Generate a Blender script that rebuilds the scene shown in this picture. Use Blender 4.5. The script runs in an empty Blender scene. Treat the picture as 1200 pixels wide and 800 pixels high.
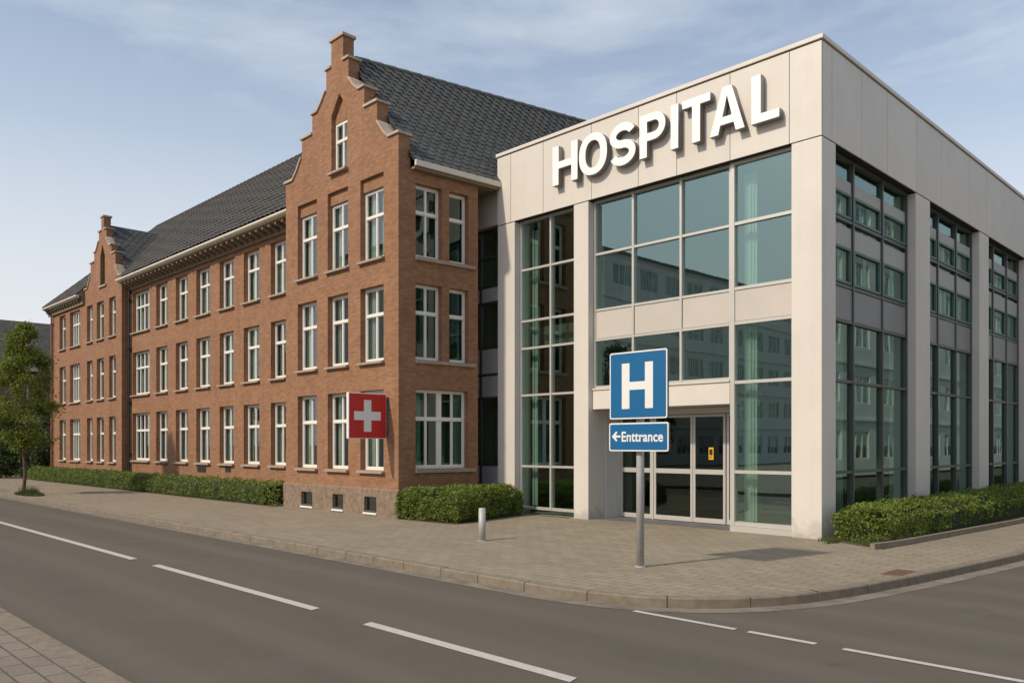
import bpy, math, random
from mathutils import Vector, Matrix
R = random.Random(7)
PI = math.pi
sc = bpy.context.scene
COL = sc.collection
H = 1.8                                    # eye height above the pavement
SN, CS, FP = 0.7128, 0.7014, 945.0         # camera heading and focal length

def xat(px, Y):                            # where a sight line of the survey meets the plane y = Y
    a = (px-600)/FP
    return Y*(CS*a-SN)/(SN*a+CS)
def yat(px, X):
    a = (px-600)/FP
    return X*(SN*a+CS)/(CS*a-SN)

# ------------------------------------------------------------------ materials
def mat(name, col, rough=0.7, metal=0.0, var=0.12, scale=3.0, bump=0.0, bscale=60, spec=0.5, col2=None):
    m = bpy.data.materials.new(name); m.use_nodes = True
    nt = m.node_tree; n = nt.nodes; l = nt.links
    b = n['Principled BSDF']
    b.inputs['Roughness'].default_value = rough; b.inputs['Metallic'].default_value = metal
    b.inputs['Specular IOR Level'].default_value = spec
    geo = n.new('ShaderNodeNewGeometry')
    no = n.new('ShaderNodeTexNoise'); no.inputs['Scale'].default_value = scale; no.inputs['Detail'].default_value = 6
    no.inputs['Roughness'].default_value = .65
    l.new(geo.outputs['Position'], no.inputs['Vector'])
    r = n.new('ShaderNodeValToRGB')
    c1 = tuple(c*(1-var) for c in col); c2 = tuple(min(1, c*(1+var)) for c in (col2 or col))
    r.color_ramp.elements[0].position = .3; r.color_ramp.elements[1].position = .7
    r.color_ramp.elements[0].color = (*c1, 1); r.color_ramp.elements[1].color = (*c2, 1)
    l.new(no.outputs['Fac'], r.inputs['Fac']); l.new(r.outputs['Color'], b.inputs['Base Color'])
    if bump:
        n2 = n.new('ShaderNodeTexNoise'); n2.inputs['Scale'].default_value = bscale; n2.inputs['Detail'].default_value = 3
        l.new(geo.outputs['Position'], n2.inputs['Vector'])
        bp = n.new('ShaderNodeBump'); bp.inputs['Strength'].default_value = bump; bp.inputs['Distance'].default_value = .02
        l.new(n2.outputs['Fac'], bp.inputs['Height']); l.new(bp.outputs['Normal'], b.inputs['Normal'])
    return m

def mixc(nt, fac, a, b, mode='MIX'):
    x = nt.nodes.new('ShaderNodeMix'); x.data_type = 'RGBA'; x.blend_type = mode
    def s(i, v):
        if isinstance(v, bpy.types.NodeSocket): nt.links.new(v, x.inputs[i])
        elif isinstance(v, (int, float)): x.inputs[i].default_value = v
        else: x.inputs[i].default_value = (*v, 1)
    s(0, fac); s(6, a); s(7, b)
    return x.outputs[2]
def ramp(nt, src, p0, p1, v0=0., v1=1.):
    m = nt.nodes.new('ShaderNodeMapRange'); m.inputs[1].default_value = p0; m.inputs[2].default_value = p1
    m.inputs[3].default_value = v0; m.inputs[4].default_value = v1; m.clamp = True
    nt.links.new(src, m.inputs[0]); return m.outputs[0]
def noise(nt, vec, scale, detail=4, rough=.6, dist=0.):
    x = nt.nodes.new('ShaderNodeTexNoise'); x.inputs['Scale'].default_value = scale; x.inputs['Detail'].default_value = detail
    x.inputs['Roughness'].default_value = rough; x.inputs['Distortion'].default_value = dist
    nt.links.new(vec, x.inputs['Vector']); return x.outputs['Fac']
def mapping(nt, vec, sc3=(1,1,1), rot=0., loc=(0,0,0)):
    m = nt.nodes.new('ShaderNodeMapping'); m.inputs['Scale'].default_value = sc3; m.inputs['Rotation'].default_value = (0,0,rot)
    m.inputs['Location'].default_value = loc
    nt.links.new(vec, m.inputs['Vector']); return m.outputs[0]

def brick_mat(name, c1, c2, mortar, bw=.18, bh=.056, ms=.007, flat=False, rot=0., bump=.5, rough=.88, stain=.25, offset=.5, patch=.12, efflor=.0):
    m = bpy.data.materials.new(name); m.use_nodes = True
    nt = m.node_tree; n = nt.nodes; l = nt.links; b = n['Principled BSDF']
    b.inputs['Roughness'].default_value = rough
    geo = n.new('ShaderNodeNewGeometry'); pos = geo.outputs['Position']
    if flat: vec = mapping(nt, pos, rot=rot)
    else:
        s = n.new('ShaderNodeSeparateXYZ'); l.new(pos, s.inputs[0])
        ad = n.new('ShaderNodeMath'); ad.operation = 'ADD'; l.new(s.outputs[0], ad.inputs[0]); l.new(s.outputs[1], ad.inputs[1])
        cb = n.new('ShaderNodeCombineXYZ'); l.new(ad.outputs[0], cb.inputs[0]); l.new(s.outputs[2], cb.inputs[1]); vec = cb.outputs[0]
    br = n.new('ShaderNodeTexBrick'); l.new(vec, br.inputs['Vector'])
    br.inputs['Scale'].default_value = 1; br.inputs['Brick Width'].default_value = bw; br.inputs['Row Height'].default_value = bh
    br.inputs['Mortar Size'].default_value = ms; br.inputs['Mortar Smooth'].default_value = .3; br.inputs['Bias'].default_value = 0
    br.offset = offset
    br.inputs['Color1'].default_value = (*c1,1); br.inputs['Color2'].default_value = (*c2,1); br.inputs['Mortar'].default_value = (*mortar,1)
    big = noise(nt, pos, .7, 6, .6); med = noise(nt, pos, 4.5, 5, .7)
    c = mixc(nt, ramp(nt, big, .35, .7, 0, stain), br.outputs['Color'], tuple(x*.55 for x in c1))
    c = mixc(nt, ramp(nt, med, .45, .75, 0, patch*2), c, tuple(min(1, x*1.5) for x in c2))
    fine = noise(nt, pos, 45, 3, .7)
    c = mixc(nt, ramp(nt, fine, .35, .65, .0, .5), c, tuple(x*.55 for x in c1))
    if not flat:      # rain streaks and patches of pale bloom
        stv = noise(nt, mapping(nt, pos, (1.6,1.6,.16)), 1.4, 6, .65)
        c = mixc(nt, ramp(nt, stv, .52, .78, 0, .38), c, tuple(x*.5 for x in c1))
        ef = noise(nt, mapping(nt, pos, (1,1,1.6), loc=(7,3,1)), .9, 7, .7)
        c = mixc(nt, ramp(nt, ef, .60, .78, 0, .28), c, (.45,.33,.24))
    else:             # stains, worn stones and dark spots
        st2 = noise(nt, mapping(nt, pos, loc=(3,9,0)), .35, 7, .65)
        c = mixc(nt, ramp(nt, st2, .48, .72, 0, .30), c, tuple(x*.62 for x in c1))
        sp_ = noise(nt, pos, 6.5, 2, .5)
        c = mixc(nt, ramp(nt, sp_, .70, .74, 0, .45), c, tuple(x*.5 for x in c1))
    l.new(c, b.inputs['Base Color'])
    bp = n.new('ShaderNodeBump'); bp.inputs['Strength'].default_value = bump; bp.inputs['Distance'].default_value = .008
    inv = ramp(nt, br.outputs['Fac'], 0, 1, 1, 0)
    ad2 = n.new('ShaderNodeMath'); ad2.operation = 'ADD'; l.new(inv, ad2.inputs[0]); l.new(ramp(nt, fine, 0, 1, 0, .6), ad2.inputs[1])
    l.new(ad2.outputs[0], bp.inputs['Height']); l.new(bp.outputs['Normal'], b.inputs['Normal'])
    return m

def glass_mat(name, tint, ior, gloss, wav=.003):
    m = bpy.data.materials.new(name); m.use_nodes = True
    nt = m.node_tree; n = nt.nodes; l = nt.links; n.remove(n['Principled BSDF'])
    tr = n.new('ShaderNodeBsdfTransparent'); tr.inputs[0].default_value = (*tint,1)
    gl = n.new('ShaderNodeBsdfGlossy'); gl.inputs['Color'].default_value = (*gloss,1); gl.inputs['Roughness'].default_value = .01
    geo = n.new('ShaderNodeNewGeometry')
    f = noise(nt, geo.outputs['Position'], .55, 2, .4)
    bp = n.new('ShaderNodeBump'); bp.inputs['Strength'].default_value = 1; bp.inputs['Distance'].default_value = wav
    l.new(f, bp.inputs['Height']); l.new(bp.outputs['Normal'], gl.inputs['Normal'])
    fr = n.new('ShaderNodeFresnel'); fr.inputs[0].default_value = ior
    inv = n.new('ShaderNodeMath'); inv.operation = 'SUBTRACT'; inv.inputs[0].default_value = 1; l.new(geo.outputs['Backfacing'], inv.inputs[1])
    mf = n.new('ShaderNodeMath'); mf.operation = 'MULTIPLY'; l.new(fr.outputs[0], mf.inputs[0]); l.new(inv.outputs[0], mf.inputs[1])
    mx = n.new('ShaderNodeMixShader'); l.new(mf.outputs[0], mx.inputs[0]); l.new(tr.outputs[0], mx.inputs[1]); l.new(gl.outputs[0], mx.inputs[2])
    l.new(mx.outputs[0], n['Material Output'].inputs[0])
    return m

def leaf_mat(name, a, b_, transl=.25):
    m = bpy.data.materials.new(name); m.use_nodes = True
    nt = m.node_tree; n = nt.nodes; l = nt.links; b = n['Principled BSDF']
    geo = n.new('ShaderNodeNewGeometry')
    c = mixc(nt, geo.outputs['Random Per Island'], a, b_)
    big = noise(nt, geo.outputs['Position'], 2.2, 3, .6)
    c = mixc(nt, ramp(nt, big, .35, .7, 0, .5), c, (a[0]*.7, a[1]*.65, a[2]*.7))
    l.new(c, b.inputs['Base Color']); b.inputs['Roughness'].default_value = .55
    t = n.new('ShaderNodeBsdfTranslucent'); l.new(c, t.inputs[0])
    mx = n.new('ShaderNodeMixShader'); mx.inputs[0].default_value = transl
    l.new(b.outputs[0], mx.inputs[1]); l.new(t.outputs[0], mx.inputs[2]); l.new(mx.outputs[0], n['Material Output'].inputs[0])
    return m

M = {}
M['brick'] = brick_mat('brick', (.275,.127,.060), (.405,.205,.110), (.24,.155,.10), stain=.3)
M['plinth'] = mat('plinth', (.185,.13,.09), .92, var=.2, scale=9, bump=.6, bscale=70, col2=(.25,.185,.135))
M['stone'] = mat('stone', (.33,.27,.21), .85, var=.15, scale=5, bump=.3)
M['coping'] = mat('coping', (.42,.34,.27), .85, var=.2, scale=4, bump=.3)
M['cream'] = mat('cream_paint', (.62,.56,.46), .55, var=.06)
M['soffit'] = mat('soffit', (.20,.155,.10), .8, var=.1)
M['white'] = mat('white_frame', (.76,.72,.66), .45, var=.04, scale=8)
M['curtain'] = mat('curtain', (.66,.66,.63), .9, var=.15, scale=6)
M['inside'] = mat('inside', (.055,.062,.055), .95, var=.3, scale=1.2)
M['inside2'] = mat('inside_pale', (.15,.16,.145), .9, var=.2, scale=.7)
M['tile'] = mat('pantile', (.050,.046,.042), .8, var=.35, scale=5, bump=.3)
M['slate'] = mat('slate', (.066,.068,.066), .8, var=.35, scale=3.5, bump=.35, bscale=30)
M['lead'] = mat('lead', (.12,.12,.12), .6)
M['panel'] = mat('panel_cladding', (.63,.585,.525), .5, var=.05, scale=.9, bump=.03)
def weather(m, dirt, amt=.30, base=True):
    nt = m.node_tree; b = nt.nodes['Principled BSDF']; src = b.inputs['Base Color'].links[0].from_socket
    pos = [q for q in nt.nodes if q.type == 'NEW_GEOMETRY'][0].outputs['Position']
    st = noise(nt, mapping(nt, pos, (2.2,2.2,.10)), 2.4, 6, .7)
    c = mixc(nt, ramp(nt, st, .50, .80, 0, amt), src, dirt)
    oi = nt.nodes.new('ShaderNodeObjectInfo'); c = mixc(nt, ramp(nt, oi.outputs['Random'], 0, 1, 0, .10), c, dirt)
    if base:
        s = nt.nodes.new('ShaderNodeSeparateXYZ'); nt.links.new(pos, s.inputs[0])
        gn = noise(nt, pos, 3.5, 5, .7)
        a = nt.nodes.new('ShaderNodeMath'); a.operation = 'MULTIPLY_ADD'; nt.links.new(gn, a.inputs[0]); a.inputs[1].default_value = -1.3; nt.links.new(s.outputs[2], a.inputs[2])
        c = mixc(nt, ramp(nt, a.outputs[0], -.72, -.35, .5, 0), c, tuple(x*.55 for x in dirt))
    nt.links.new(c, b.inputs['Base Color'])
weather(M['panel'], (.36,.34,.31), .15)
M['greypanel'] = mat('grey_panel', (.58,.58,.57), .45, var=.05, scale=1.2)
M['spandrel'] = mat('spandrel', (.52,.475,.42), .4, var=.04, scale=1)
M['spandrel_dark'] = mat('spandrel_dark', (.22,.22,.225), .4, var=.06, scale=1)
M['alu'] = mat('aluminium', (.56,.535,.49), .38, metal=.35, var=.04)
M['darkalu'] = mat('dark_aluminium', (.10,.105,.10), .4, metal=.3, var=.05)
weather(M['spandrel'], (.36,.33,.30), .15, False)
M['reflectband'] = mat('reflection_band', (.40,.40,.37), .6, var=.05)  # this and the next colour the imitated reflections on the side panes
M['reflectframe'] = mat('reflection_frame', (.10,.17,.14), .5, var=.05)
M['gap'] = mat('joint_gap', (.03,.028,.025), .9)
M['glass'] = glass_mat('curtain_glass', (.76,.86,.81), 3.5, (.64,.86,.80))
M['glass2'] = glass_mat('sash_glass', (.74,.82,.79), 2.6, (.85,.93,.95))
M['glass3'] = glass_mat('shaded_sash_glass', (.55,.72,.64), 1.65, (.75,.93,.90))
M['glassdoor'] = glass_mat('door_glass', (.35,.42,.36), 1.8, (.7,.8,.75))
M['blind'] = mat('blind', (.46,.50,.46), .9, var=.08, scale=2)
M['letter'] = mat('letter_white', (.88,.87,.84), .35, var=.02)
M['letterside'] = mat('letter_side', (.20,.185,.17), .5, var=.05)
M['blue'] = mat('sign_blue', (.008,.115,.275), .35, var=.04)
M['signwhite'] = mat('sign_white', (.74,.73,.70), .4, var=.03)
M['red'] = mat('sign_red', (.52,.012,.014), .4, var=.06)
M['galv'] = mat('galvanised_steel', (.39,.39,.38), .55, metal=.15, var=.1, scale=12)
M['backsteel'] = mat('sign_back', (.10,.11,.12), .5, metal=.4)
M['rust'] = mat('rusty_iron', (.13,.075,.045), .85, var=.35, scale=20, bump=.5)
M['yellow'] = mat('yellow_plastic', (.72,.40,.03), .45)
M['black'] = mat('black_plastic', (.02,.02,.02), .4)
M['bark'] = mat('bark', (.11,.085,.055), .95, var=.3, scale=14, bump=.9, bscale=40)
M['soil'] = mat('soil', (.10,.068,.042), .98, var=.35, scale=14, bump=.8, bscale=50)
M['pipe'] = mat('downpipe', (.22,.085,.06), .5)
M['hedge'] = leaf_mat('hedge_leaf', (.10,.155,.018), (.27,.33,.050), .35)
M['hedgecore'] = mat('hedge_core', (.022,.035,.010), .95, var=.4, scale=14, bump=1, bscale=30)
M['leaf'] = leaf_mat('tree_leaf', (.12,.17,.022), (.27,.31,.05), .5)
M['leafdark'] = leaf_mat('dark_leaf', (.035,.062,.014), (.085,.12,.025), .25)
M['grass'] = leaf_mat('grass_blade', (.05,.085,.015), (.10,.14,.03), .2)
M['kerb'] = mat('kerb_stone', (.20,.165,.122), .9, var=.22, scale=7, bump=.5, bscale=80)
M['paint'] = mat('road_paint', (.47,.445,.40), .7, var=.14, scale=18, bump=.2, bscale=120)
M['pave'] = brick_mat('paving', (.262,.216,.150), (.335,.282,.205), (.105,.082,.053), bw=.36, bh=.18, ms=.009, flat=True, rot=math.radians(0), bump=.6, stain=.22, patch=.12)
M['pave_near'] = brick_mat('paving_near', (.21,.175,.135), (.25,.215,.17), (.07,.055,.04), bw=.36, bh=.18, ms=.010, flat=True, rot=math.radians(0), bump=.7, stain=.2, patch=.1)
M['render'] = mat('pale_render', (.68,.68,.65), .9, var=.06, scale=.5)
M['houseWall'] = mat('tan_brick', (.22,.15,.10), .9, var=.2, scale=5)

def road_mat():
    m = bpy.data.materials.new('asphalt'); m.use_nodes = True
    nt = m.node_tree; n = nt.nodes; l = nt.links; b = n['Principled BSDF']
    geo = n.new('ShaderNodeNewGeometry'); pos = geo.outputs['Position']
    fine = noise(nt, pos, 90, 3, .8)
    c = mixc(nt, ramp(nt, fine, .3, .7), (.072,.061,.046), (.132,.113,.086))
    grit = noise(nt, pos, 260, 2, .8)
    c = mixc(nt, ramp(nt, grit, .58, .75, 0, .6), c, (.20,.185,.165))
    tr = noise(nt, mapping(nt, pos, (.12,1.1,1)), 1.0, 5, .6)
    c = mixc(nt, ramp(nt, tr, .42, .75, 0, .35), c, (.066,.057,.046))
    st = noise(nt, pos, 1.3, 5, .65)
    c = mixc(nt, ramp(nt, st, .5, .75, 0, .4), c, (.12,.105,.088))
    sx = n.new('ShaderNodeSeparateXYZ'); l.new(pos, sx.inputs[0])
    wb = noise(nt, mapping(nt, pos, (.05,.4,1)), 1.0, 3, .5)
    yy = n.new('ShaderNodeMath'); yy.operation = 'MULTIPLY_ADD'; l.new(wb, yy.inputs[0]); yy.inputs[1].default_value = .8; l.new(sx.outputs[1], yy.inputs[2])
    wv = n.new('ShaderNodeMath'); wv.operation = 'SINE'
    ws = n.new('ShaderNodeMath'); ws.operation = 'MULTIPLY'; l.new(yy.outputs[0], ws.inputs[0]); ws.inputs[1].default_value = 2*PI/1.33; l.new(ws.outputs[0], wv.inputs[0])
    c = mixc(nt, ramp(nt, wv.outputs[0], .1, .9, 0, .22), c, (.155,.135,.112))
    oil = noise(nt, mapping(nt, pos, loc=(11,5,0)), .8, 4, .6)
    c = mixc(nt, ramp(nt, oil, .62, .72, 0, .35), c, (.045,.039,.033))
    pit = n.new('ShaderNodeTexVoronoi'); pit.inputs['Scale'].default_value = 55; l.new(pos, pit.inputs['Vector'])
    c = mixc(nt, ramp(nt, pit.outputs['Distance'], .0, .28, .35, 0), c, (.21,.19,.165))
    l.new(c, b.inputs['Base Color']); b.inputs['Roughness'].default_value = .88
    b.inputs['Specular IOR Level'].default_value = .35
    bp = n.new('ShaderNodeBump'); bp.inputs['Strength'].default_value = .6; bp.inputs['Distance'].default_value = .006
    l.new(fine, bp.inputs['Height']); l.new(bp.outputs['Normal'], b.inputs['Normal'])
    return m
M['road'] = road_mat()
M['gutter'] = mat('gutter_strip', (.165,.14,.112), .92, var=.25, scale=3, bump=.4, bscale=90, col2=(.20,.17,.135))
M['earth'] = mat('earth', (.12,.11,.08), .95, var=.2, scale=.05)

# ------------------------------------------------------------------ mesh helpers
ORG = {}
def wloc(o): return ORG.get(o.name, Vector((0,0,0))) if o else Vector((0,0,0))
class MB:
    def __init__(s): s.v = []; s.f = []; s.mi = []; s.cm = 0
    def quad(s, *p):
        i = len(s.v); s.v += [tuple(q) for q in p]; s.f.append(tuple(range(i, i+len(p)))); s.mi.append(s.cm)
    def box(s, x0, x1, y0, y1, z0, z1, T=None):
        i = len(s.v)
        P = [(x0,y0,z0),(x1,y0,z0),(x1,y1,z0),(x0,y1,z0),(x0,y0,z1),(x1,y0,z1),(x1,y1,z1),(x0,y1,z1)]
        if T: P = [T(*p) for p in P]
        s.v += P
        for f in ((0,3,2,1),(4,5,6,7),(0,1,5,4),(1,2,6,5),(2,3,7,6),(3,0,4,7)):
            s.f.append(tuple(i+k for k in f)); s.mi.append(s.cm)
    def prism(s, poly, y0, y1, T=None, cap=True):       # polygon in x,z extruded along y
        n = len(poly); i = len(s.v)
        T = T or (lambda x,y,z: (x,y,z))
        s.v += [T(x,y0,z) for x,z in poly] + [T(x,y1,z) for x,z in poly]
        if cap:
            s.f.append(tuple(i+k for k in range(n))); s.f.append(tuple(i+n+k for k in reversed(range(n)))); s.mi += [s.cm]*2
        for k in range(n):
            j = (k+1) % n; s.f.append((i+k, i+n+k, i+n+j, i+j)); s.mi.append(s.cm)
    def tube(s, p, q, r0, r1, n=12, cap=True):
        p = Vector(p); q = Vector(q); d = (q-p).normalized()
        a = d.orthogonal().normalized(); b = d.cross(a); i = len(s.v)
        for c, r in ((p, r0), (q, r1)):
            for k in range(n):
                t = 2*PI*k/n; s.v.append(tuple(c + a*math.cos(t)*r + b*math.sin(t)*r))
        for k in range(n):
            j = (k+1) % n; s.f.append((i+k, i+j, i+n+j, i+n+k)); s.mi.append(s.cm)
        if cap:
            s.f.append(tuple(i+k for k in reversed(range(n)))); s.f.append(tuple(i+n+k for k in range(n))); s.mi += [s.cm]*2
    def mesh(s, name, mats, off=(0,0,0), smooth=False, bevel=0):
        me = bpy.data.meshes.new(name)
        ox, oy, oz = off
        me.from_pydata([(x-ox, y-oy, z-oz) for x,y,z in s.v], [], s.f)
        for m in (mats if isinstance(mats, (list, tuple)) else [mats]): me.materials.append(m)
        if any(s.mi): me.polygons.foreach_set('material_index', s.mi)
        if smooth: me.polygons.foreach_set('use_smooth', [True]*len(s.f))
        me.update()
        return me
    def build(s, name, mats, parent=None, smooth=False, bevel=0):
        w = wloc(parent)
        ob = link(name, s.mesh(name, mats, w, smooth), parent)
        if bevel:
            b = ob.modifiers.new('bevel', 'BEVEL'); b.width = bevel; b.segments = 2; b.limit_method = 'ANGLE'
        ORG[ob.name] = w
        return ob
def link(name, data, parent=None, loc=None, rz=0):
    o = bpy.data.objects.new(name, data); COL.objects.link(o)
    if parent: o.parent = parent
    if loc is not None:
        w = wloc(parent); o.location = Vector(loc)-w; o.rotation_euler = (0,0,rz); ORG[o.name] = Vector(loc)
    return o
def tag(o, label=None, cat=None, group=None, kind=None):
    if label: o['label'] = label
    if cat: o['category'] = cat
    if group: o['group'] = group
    if kind: o['kind'] = kind
    return o
def thing(name, loc, label, cat, group=None):
    o = bpy.data.objects.new(name, None); COL.objects.link(o); o.location = loc; o.empty_display_size = .3
    ORG[o.name] = Vector(loc); return tag(o, label, cat, group)
def tag_origin(o, c):
    """move a top-level mesh's origin to c without moving the mesh"""
    o.data.transform(Matrix.Translation(-Vector(c))); o.location = c; ORG[o.name] = Vector(c); return o

def wall_grid(mb, u0, u1, z0, z1, T, openings, depth, floor=True):
    us = sorted({u0, u1, *[o[0] for o in openings], *[o[1] for o in openings]})
    zs = sorted({z0, z1, *[o[2] for o in openings], *[o[3] for o in openings]})
    us = [u for u in us if u0 <= u <= u1]; zs = [z for z in zs if z0 <= z <= z1]
    for a, b in zip(us, us[1:]):
        for c, d in zip(zs, zs[1:]):
            m = ((a+b)/2, (c+d)/2)
            if any(o[0] < m[0] < o[1] and o[2] < m[1] < o[3] for o in openings): continue
            mb.quad(T(a,0,c), T(b,0,c), T(b,0,d), T(a,0,d))
    for a, b, c, d in [o[:4] for o in openings]:
        mb.quad(T(a,0,c), T(a,0,d), T(a,depth,d), T(a,depth,c)); mb.quad(T(b,0,d), T(b,0,c), T(b,depth,c), T(b,depth,d))
        mb.quad(T(a,0,d), T(b,0,d), T(b,depth,d), T(a,depth,d)); mb.quad(T(a,0,c), T(a,depth,c), T(b,depth,c), T(b,0,c))

# ------------------------------------------------------------------ sash windows
WCACHE = {}
def sash_meshes(w, h, kind, gmat='glass2'):
    key = (round(w,2), round(h,2), kind, gmat)
    if key in WCACHE: return WCACHE[key]
    w2 = w/2; f = .062; y0, y1 = .15, .23
    mb = MB()
    mb.box(-w2, -w2+f, y0, y1, 0, h); mb.box(w2-f, w2, y0, y1, 0, h)
    mb.box(-w2+f, w2-f, y0, y1, h-f, h); mb.box(-w2+f, w2-f, y0, y1, 0, f*1.15)
    zt = h*.63
    tw = .075
    mb.box(-w2+f, w2-f, y0-.012, y1, zt-tw/2, zt+tw/2)
    bars = {'two': [(0,.042)], 'one': [], 'narrow': [], 'four': [(-w/4,.036),(0,.06),(w/4,.036)], 'wide': [(-w/4,.04),(0,.13),(w/4,.04)]}[kind]
    zz = [(f*1.15, zt-tw/2), (zt+tw/2, h-f)]
    for bx, bw in bars:
        for a, b in zz: mb.box(bx-bw/2, bx+bw/2, y0+.004, y1-.01, a, b)
    # inner sash rims
    edges = [-w2+f] + sum([[bx-bw/2, bx+bw/2] for bx, bw in bars], []) + [w2-f]
    for a, b in zip(edges[::2], edges[1::2]):
        for c, d in zz:
            e = .016
            mb.box(a, a+e, y0+.02, y1-.02, c, d); mb.box(b-e, b, y0+.02, y1-.02, c, d)
            mb.box(a+e, b-e, y0+.02, y1-.02, c, c+e); mb.box(a+e, b-e, y0+.02, y1-.02, d-e, d)
    fr = mb.mesh('window_frame', M['white'])
    g = MB(); g.box(-w2+.02, w2-.02, .188, .196, .03, h-.02); gm = g.mesh('pane', M[gmat])
    s = MB(); s.prism([(-.10,-.075),(-.10,-.02),(.16,.004),(.16,-.075)], -w2-.05, w2+.05, T=lambda x,y,z: (y, x, z))
    sm = s.mesh('sill', M['stone'])
    WCACHE[key] = (fr, gm, sm); return WCACHE[key]
def curtain_mesh(w, h, cover, full):
    w2 = w/2-.03
    def strip(a, b):
        c = MB()
        k = max(6, int((b-a)/.022)); ph = R.random()*6
        pts = [(a+(b-a)*i/k, .30+.022*math.sin(i*1.35+ph)+.008*math.sin(i*.5)) for i in range(k+1)]
        z0 = .04 if full else h*.1
        for (x0,y0),(x1,y1) in zip(pts, pts[1:]): c.quad((x0,y0,z0),(x1,y1,z0),(x1,y1,h-.03),(x0,y0,h-.03))
        return c.mesh('curtain', M['curtain'], smooth=True)
    return [strip(-w2, -w2+cover*w), strip(w2-cover*w*R.uniform(.6,1.2), w2)]
CURT = {}
def sash(parent, x, y, z, w, h, kind='two', rz=0, sill=True, curt=True, label=None, gmat='glass2'):
    fr, gm, sm = sash_meshes(w, h, kind, gmat)
    o = link('window', fr, parent, (x,y,z), rz)
    for nm, me in (('pane', gm),) + ((('sill', sm),) if sill else ()):
        c = bpy.data.objects.new(nm, me); COL.objects.link(c); c.parent = o
    if curt:
        key = (round(w,2), round(h,2), R.randrange(4))
        if key not in CURT: CURT[key] = curtain_mesh(w, h, R.choice([.12,.18,.25,.33]), True)
        for me in CURT[key]:
            c = bpy.data.objects.new('curtain', me); COL.objects.link(c); c.parent = o
    if label: o['label'] = label
    return o

# =================================================================== BRICK BUILDING
YW, YM, YL = 11.9, 12.7, 12.35
brick = thing('brick_hospital_building', (-28, 14, 0), 'long old red brick hospital wing with stepped gables and dark tiled roofs', 'building')
XW0, XW1 = xat(335, YW), xat(467, YW)          # right pavilion
XWC = (XW0+XW1)/2; HWD = (XW1-XW0)/2
XL0, XL1 = xat(62, YL), xat(142, YL)
rows = [(1.15,3.15),(3.93,5.75),(6.6,8.3)]
Tm = lambda Y: (lambda u,v,z: (u, Y+v, z))
# ---- main range
cols_main = [(155.4,175.2,'four'),(183,196.2,'two'),(206,220,'two'),(230,246,'two'),(257.4,274,'two'),(285.6,304,'two'),(317.4,335.4,'two')]
ops = []
for a, b, k in cols_main:
    for r in rows: ops.append((xat(a,YM), xat(b,YM), r[0], r[1], k))
mb = MB(); wall_grid(mb, XL1, XW0, -.1, 8.62, Tm(YM), ops, .30)
mb.build('wall', M['brick'], brick)
for a, b, c, d, k in ops: sash(brick, (a+b)/2, YM, c, b-a-.004, d-c-.004, k)
# ---- left pavilion
cols_l = [(69.8,76.8,'narrow'),(82,93.8,'four'),(101.9,108.5,'narrow'),(113.4,121.5,'narrow'),(127.8,135.5,'narrow')]
opl = []
rl = [(1.05,3.05),(3.88,5.72),(6.6,8.3)]
for a, b, k in cols_l:
    for r in rl: opl.append((xat(a,YL), xat(b,YL), r[0], r[1], k))
XG0, XG1 = xat(99.5,YL), xat(143,YL); XGC = (XG0+XG1)/2; HG = (XG1-XG0)/2
mb = MB(); wall_grid(mb, XL0, XL1+.06, -.1, 8.62, Tm(YL), opl, .28)
mb.quad((XL1+.06,YL,-.1),(XL1+.06,YM+.02,-.1),(XL1+.06,YM+.02,9.0),(XL1+.06,YL,9.0))         # return to the main range
mb.quad((XL0,YL,-.1),(XL0,YL,8.62),(XL0,20.5,8.62),(XL0,20.5,-.1))
mb.quad((XL0,20.5,-.1),(XL0,20.5,8.62),(XW0,20.5,8.62),(XW0,20.5,-.1))
mb.build('wall', M['brick'], brick)
for a, b, c, d, k in opl: sash(brick, (a+b)/2, YL, c, b-a-.004, d-c-.004, k)

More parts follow.
